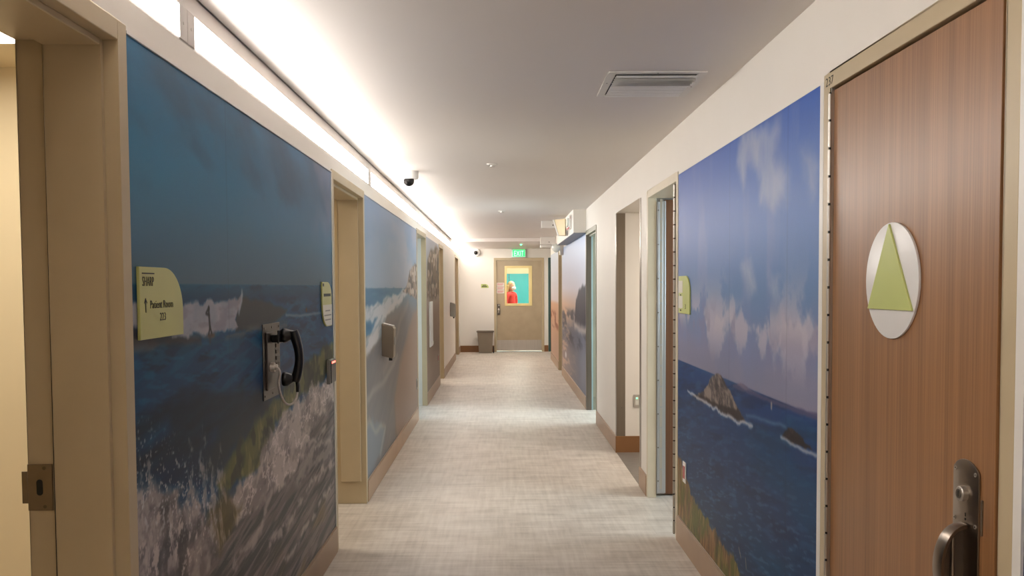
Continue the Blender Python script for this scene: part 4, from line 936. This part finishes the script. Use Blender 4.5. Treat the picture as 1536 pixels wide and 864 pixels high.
# dark teal door of the side passage
r = sempty('door_11', (1.58, YE, 0), 'dark teal door at the end of the side passage')
MB().box(1.075, 1.12, YE-.006, YE+.158, 0, 2.13).box(2.055, 2.1, YE-.006, YE+.158, 0, 2.13).box(1.12, 2.055, YE-.006, YE+.158, 2.085, 2.13).build('frame', 'tealdark', r, bevel=.002)
MB().box(1.122, 2.052, YE+.02, YE+.06, .005, 2.08).build('door_leaf', 'tealdark', r, bevel=.002)

# luminous panel of the near side room
t = thing('ceiling_panel', 'bright ceiling light in the cream room behind the left door frame', 'light fixture', (-2.0, 2.7, 2.39))
MB().box(-2.55, -1.45, 2.1, 3.19, 2.372, 2.3975).build('tray', 'white', t)
MB().box(-2.52, -1.48, 2.13, 3.16, 2.366, 2.372).build('diffuser', 'panel', t)

# ------------------------------------------------------------------ the woman behind the end door
def skin(name, chains, m, parent, sub=2, root=None):
    # chains: list of [(x,y,z,r), ...]; equal points are welded
    vs = []; es = []; rr = []; idx = {}
    for ch in chains:
        prev = None
        for q in ch:
            k = tuple(round(v, 4) for v in q[:3])
            if k not in idx: idx[k] = len(vs); vs.append(q[:3]); rr.append(q[3])
            if prev is not None and prev != idx[k]: es.append((prev, idx[k]))
            prev = idx[k]
    me = bpy.data.meshes.new(name); me.from_pydata(vs, es, []); o = bpy.data.objects.new(name, me); COL.objects.link(o)
    md = o.modifiers.new('Skin', 'SKIN'); md.use_smooth_shade = True
    sv = me.skin_vertices[0].data
    for i, r_ in enumerate(rr):
        sv[i].radius = (r_[0], r_[1]) if isinstance(r_, tuple) else (r_, r_); sv[i].use_root = (i == 0)
    s2 = o.modifiers.new('Sub', 'SUBSURF'); s2.levels = sub; s2.render_levels = sub
    bpy.context.view_layer.update()
    nm = bpy.data.meshes.new_from_object(o.evaluated_get(bpy.context.evaluated_depsgraph_get()))
    bpy.data.objects.remove(o); bpy.data.meshes.remove(me); nm.name = name; nm.materials.clear(); nm.materials.append(M[m])
    for p_ in nm.polygons: p_.use_smooth = True
    o = bpy.data.objects.new(name, nm); COL.objects.link(o); o.parent = parent; return o
per = thing('person', 'blond woman in a red top and white mask behind the end door window', 'person', (.27, 20.25, 0))
per.scale = (.95, .95, .95); per.location.x = .245; per.rotation_euler = (0, 0, R(54))
# body faces -Y; x is its left/right
def arm(s): return [(0, .01, 1.36, .10), (s*.09, .01, 1.36, .075), (s*.165, .01, 1.345, .055), (s*.20, .015, 1.20, .046), (s*.215, .02, 1.06, .040), (s*.215, -.01, .93, .032), (s*.21, -.045, .815, .024)]
def fingers(s):
    b_ = (s*.208, -.055, .775); o = [[(s*.21, -.045, .815, .024), b_+(.026,), (s*.207, -.062, .735, .027)]]
    for k, (dy, l) in enumerate(((-.022, .062), (-.008, .072), (.007, .068), (.02, .052))):
        q = (s*.207, -.062+dy, .720)
        o.append([(s*.207, -.062, .735, .027), q+(.009,), (s*.203, -.068+dy, .720-l*.5, .0085), (s*.196, -.070+dy, .720-l, .007)])
    o.append([b_+(.026,), (s*.198, -.088, .752, .011), (s*.192, -.100, .722, .0095), (s*.188, -.103, .698, .008)])
    return o
def leg(s): return [(0, .01, .90, .12), (s*.085, .01, .84, .088), (s*.095, .005, .66, .072), (s*.095, .0, .47, .052), (s*.095, .012, .33, .050), (s*.095, .02, .10, .034), (s*.097, .02, .05, .034), (s*.10, -.07, .035, .032), (s*.102, -.14, .028, .024)]
torso = [(0, .01, .90, .125), (0, .01, 1.03, .105), (0, .005, 1.18, .115), (0, .01, 1.30, .118), (0, .01, 1.36, .10)]
neck = [(0, .01, 1.36, .10), (0, .01, 1.425, .046), (0, .0, 1.475, .046)]
body = skin('body', [torso, neck, arm(1), arm(-1), leg(1), leg(-1)]+fingers(1)+fingers(-1), 'skin', per)
skin('red_top', [[(0, .01, .86, .145), (0, .01, .97, .135), (0, .01, 1.06, .122), (0, .005, 1.18, .130), (0, .01, 1.30, .132), (0, .01, 1.36, .112), (0, .01, 1.405, .062)]]+
     [[(0, .01, 1.36, .112), (s*.09, .01, 1.365, .088), (s*.17, .01, 1.345, .068), (s*.205, .015, 1.20, .058), (s*.22, .02, 1.06, .052), (s*.22, -.008, .95, .042), (s*.216, -.028, .88, .038)] for s in (1, -1)], 'redcloth', per)
skin('trousers', [[(0, .01, .90, .138)]+[(s*a, b, c, r_+.012) for a, b, c, r_ in ((.085, .01, .84, .088), (.095, .005, .66, .072), (.095, 0, .47, .056), (.095, .012, .33, .054), (.095, .02, .11, .044))] for s in (1, -1)], 'trousers', per)
# head
def hf(d):
    k = 1.0
    if d.y < -.3 and abs(d.x) < .9: k *= .955
    if d.y < 0 and d.z < -.3: k *= 1-.14*min(1, (-d.z-.3)/.6)*(abs(d.x)+.25)
    n_ = max(0, 1-((d.x/.16)**2+((d.z+.12)/.22)**2)); 
    if d.y < 0: k += .17*n_
    e_ = max(0, 1-(((abs(d.x)-.38)/.2)**2+((d.z-.12)/.13)**2))
    if d.y < 0: k -= .05*e_
    return k
hc = (0, -.012, 1.565)
hd = MB().ell(hc, (.077, .096, .116), 40, 30, hf)
for s in (1, -1): hd.ell((s*.078, 0, 1.555), (.010, .018, .032), 12, 8)
def pp(mb, name, m, sm=True):
    o = mb.build(name, m, None, smooth=sm); o.parent = per; return o
hd = pp(hd, 'head', 'skin')
for s in (1, -1):
    e = MB().ell((s*.030, -.092, 1.578), (.012, .008, .007), 12, 8).build('eye', 'white_pl', None, smooth=True); e.parent = hd
    e = MB().ell((s*.030, -.0985, 1.578), (.0055, .004, .0055), 10, 6).build('iris', 'dark', None, smooth=True); e.parent = hd
    e = MB().tube([(s*.016, -.102, 1.598), (s*.032, -.101, 1.603), (s*.048, -.088, 1.598)], .0032, 6).build('eyebrow', 'hair', None, smooth=True); e.parent = hd
e = MB().ell((0, -.097, 1.505), (.022, .006, .006), 12, 6).build('mouth', 'redcloth', None, smooth=True); e.parent = hd
def mf(d): return 1 if d.y < .1 else .6
pp(MB().ell((0, -.058, 1.521), (.070, .072, .055), 24, 16, mf), 'face_mask', 'mask')
for s in (1, -1): pp(MB().tube([(s*.058, -.075, 1.545), (s*.074, -.03, 1.565), (s*.083, .005, 1.572)], .0022, 6), 'mask_strap', 'mask')
# hair: cap shell open at the face and long locks
def hairf(d): return 1.0+.03*math.sin(9*math.atan2(d.y, d.x))
cap = MB(); nu, nv = 36, 16; vs = []; fs = []
for j in range(nv+1):
    for i in range(nu):
        a = 2*math.pi*i/nu; front = max(0, -math.sin(a)); tmax = math.pi*(.30 if front > .55 else .30+.36*(1-front/.55)) if front > 0 else math.pi*.66
        th = tmax*j/nv; rr_ = 1+.025*math.sin(11*a)
        vs.append((hc[0]+.089*rr_*math.sin(th)*math.cos(a), hc[1]+.012+.110*rr_*math.sin(th)*math.sin(a), hc[2]+.131*math.cos(th)))
for j in range(nv):
    for i in range(nu): fs.append((j*nu+i, (j+1)*nu+i, (j+1)*nu+(i+1) % nu, j*nu+(i+1) % nu))
pp(cap.add(vs, fs), 'hair', 'hair')
rnd = random.Random(4); lk = MB()
for i in range(30):
    a = R(8+164*i/29); cx_, cy_2 = .082*math.cos(a), .0+.102*math.sin(a)
    l = .30+.08*rnd.random(); p_ = []
    for k in range(8):
        f_ = k/7; out = 1+.35*math.sin(math.pi*min(1, f_*1.1))*.6+.02*math.sin(f_*9+i)
        p_.append((cx_*out*1.02+rnd.uniform(-.003, .003), cy_2*out+(.015 if cy_2 < .02 else .02)*f_+.01, 1.60-l*f_))
    lk.tube(p_, [.016, .019, .020, .020, .018, .016, .012, .004], 8)
pp(lk, 'hair_lengths', 'hair')
bpy.context.view_layer.update()
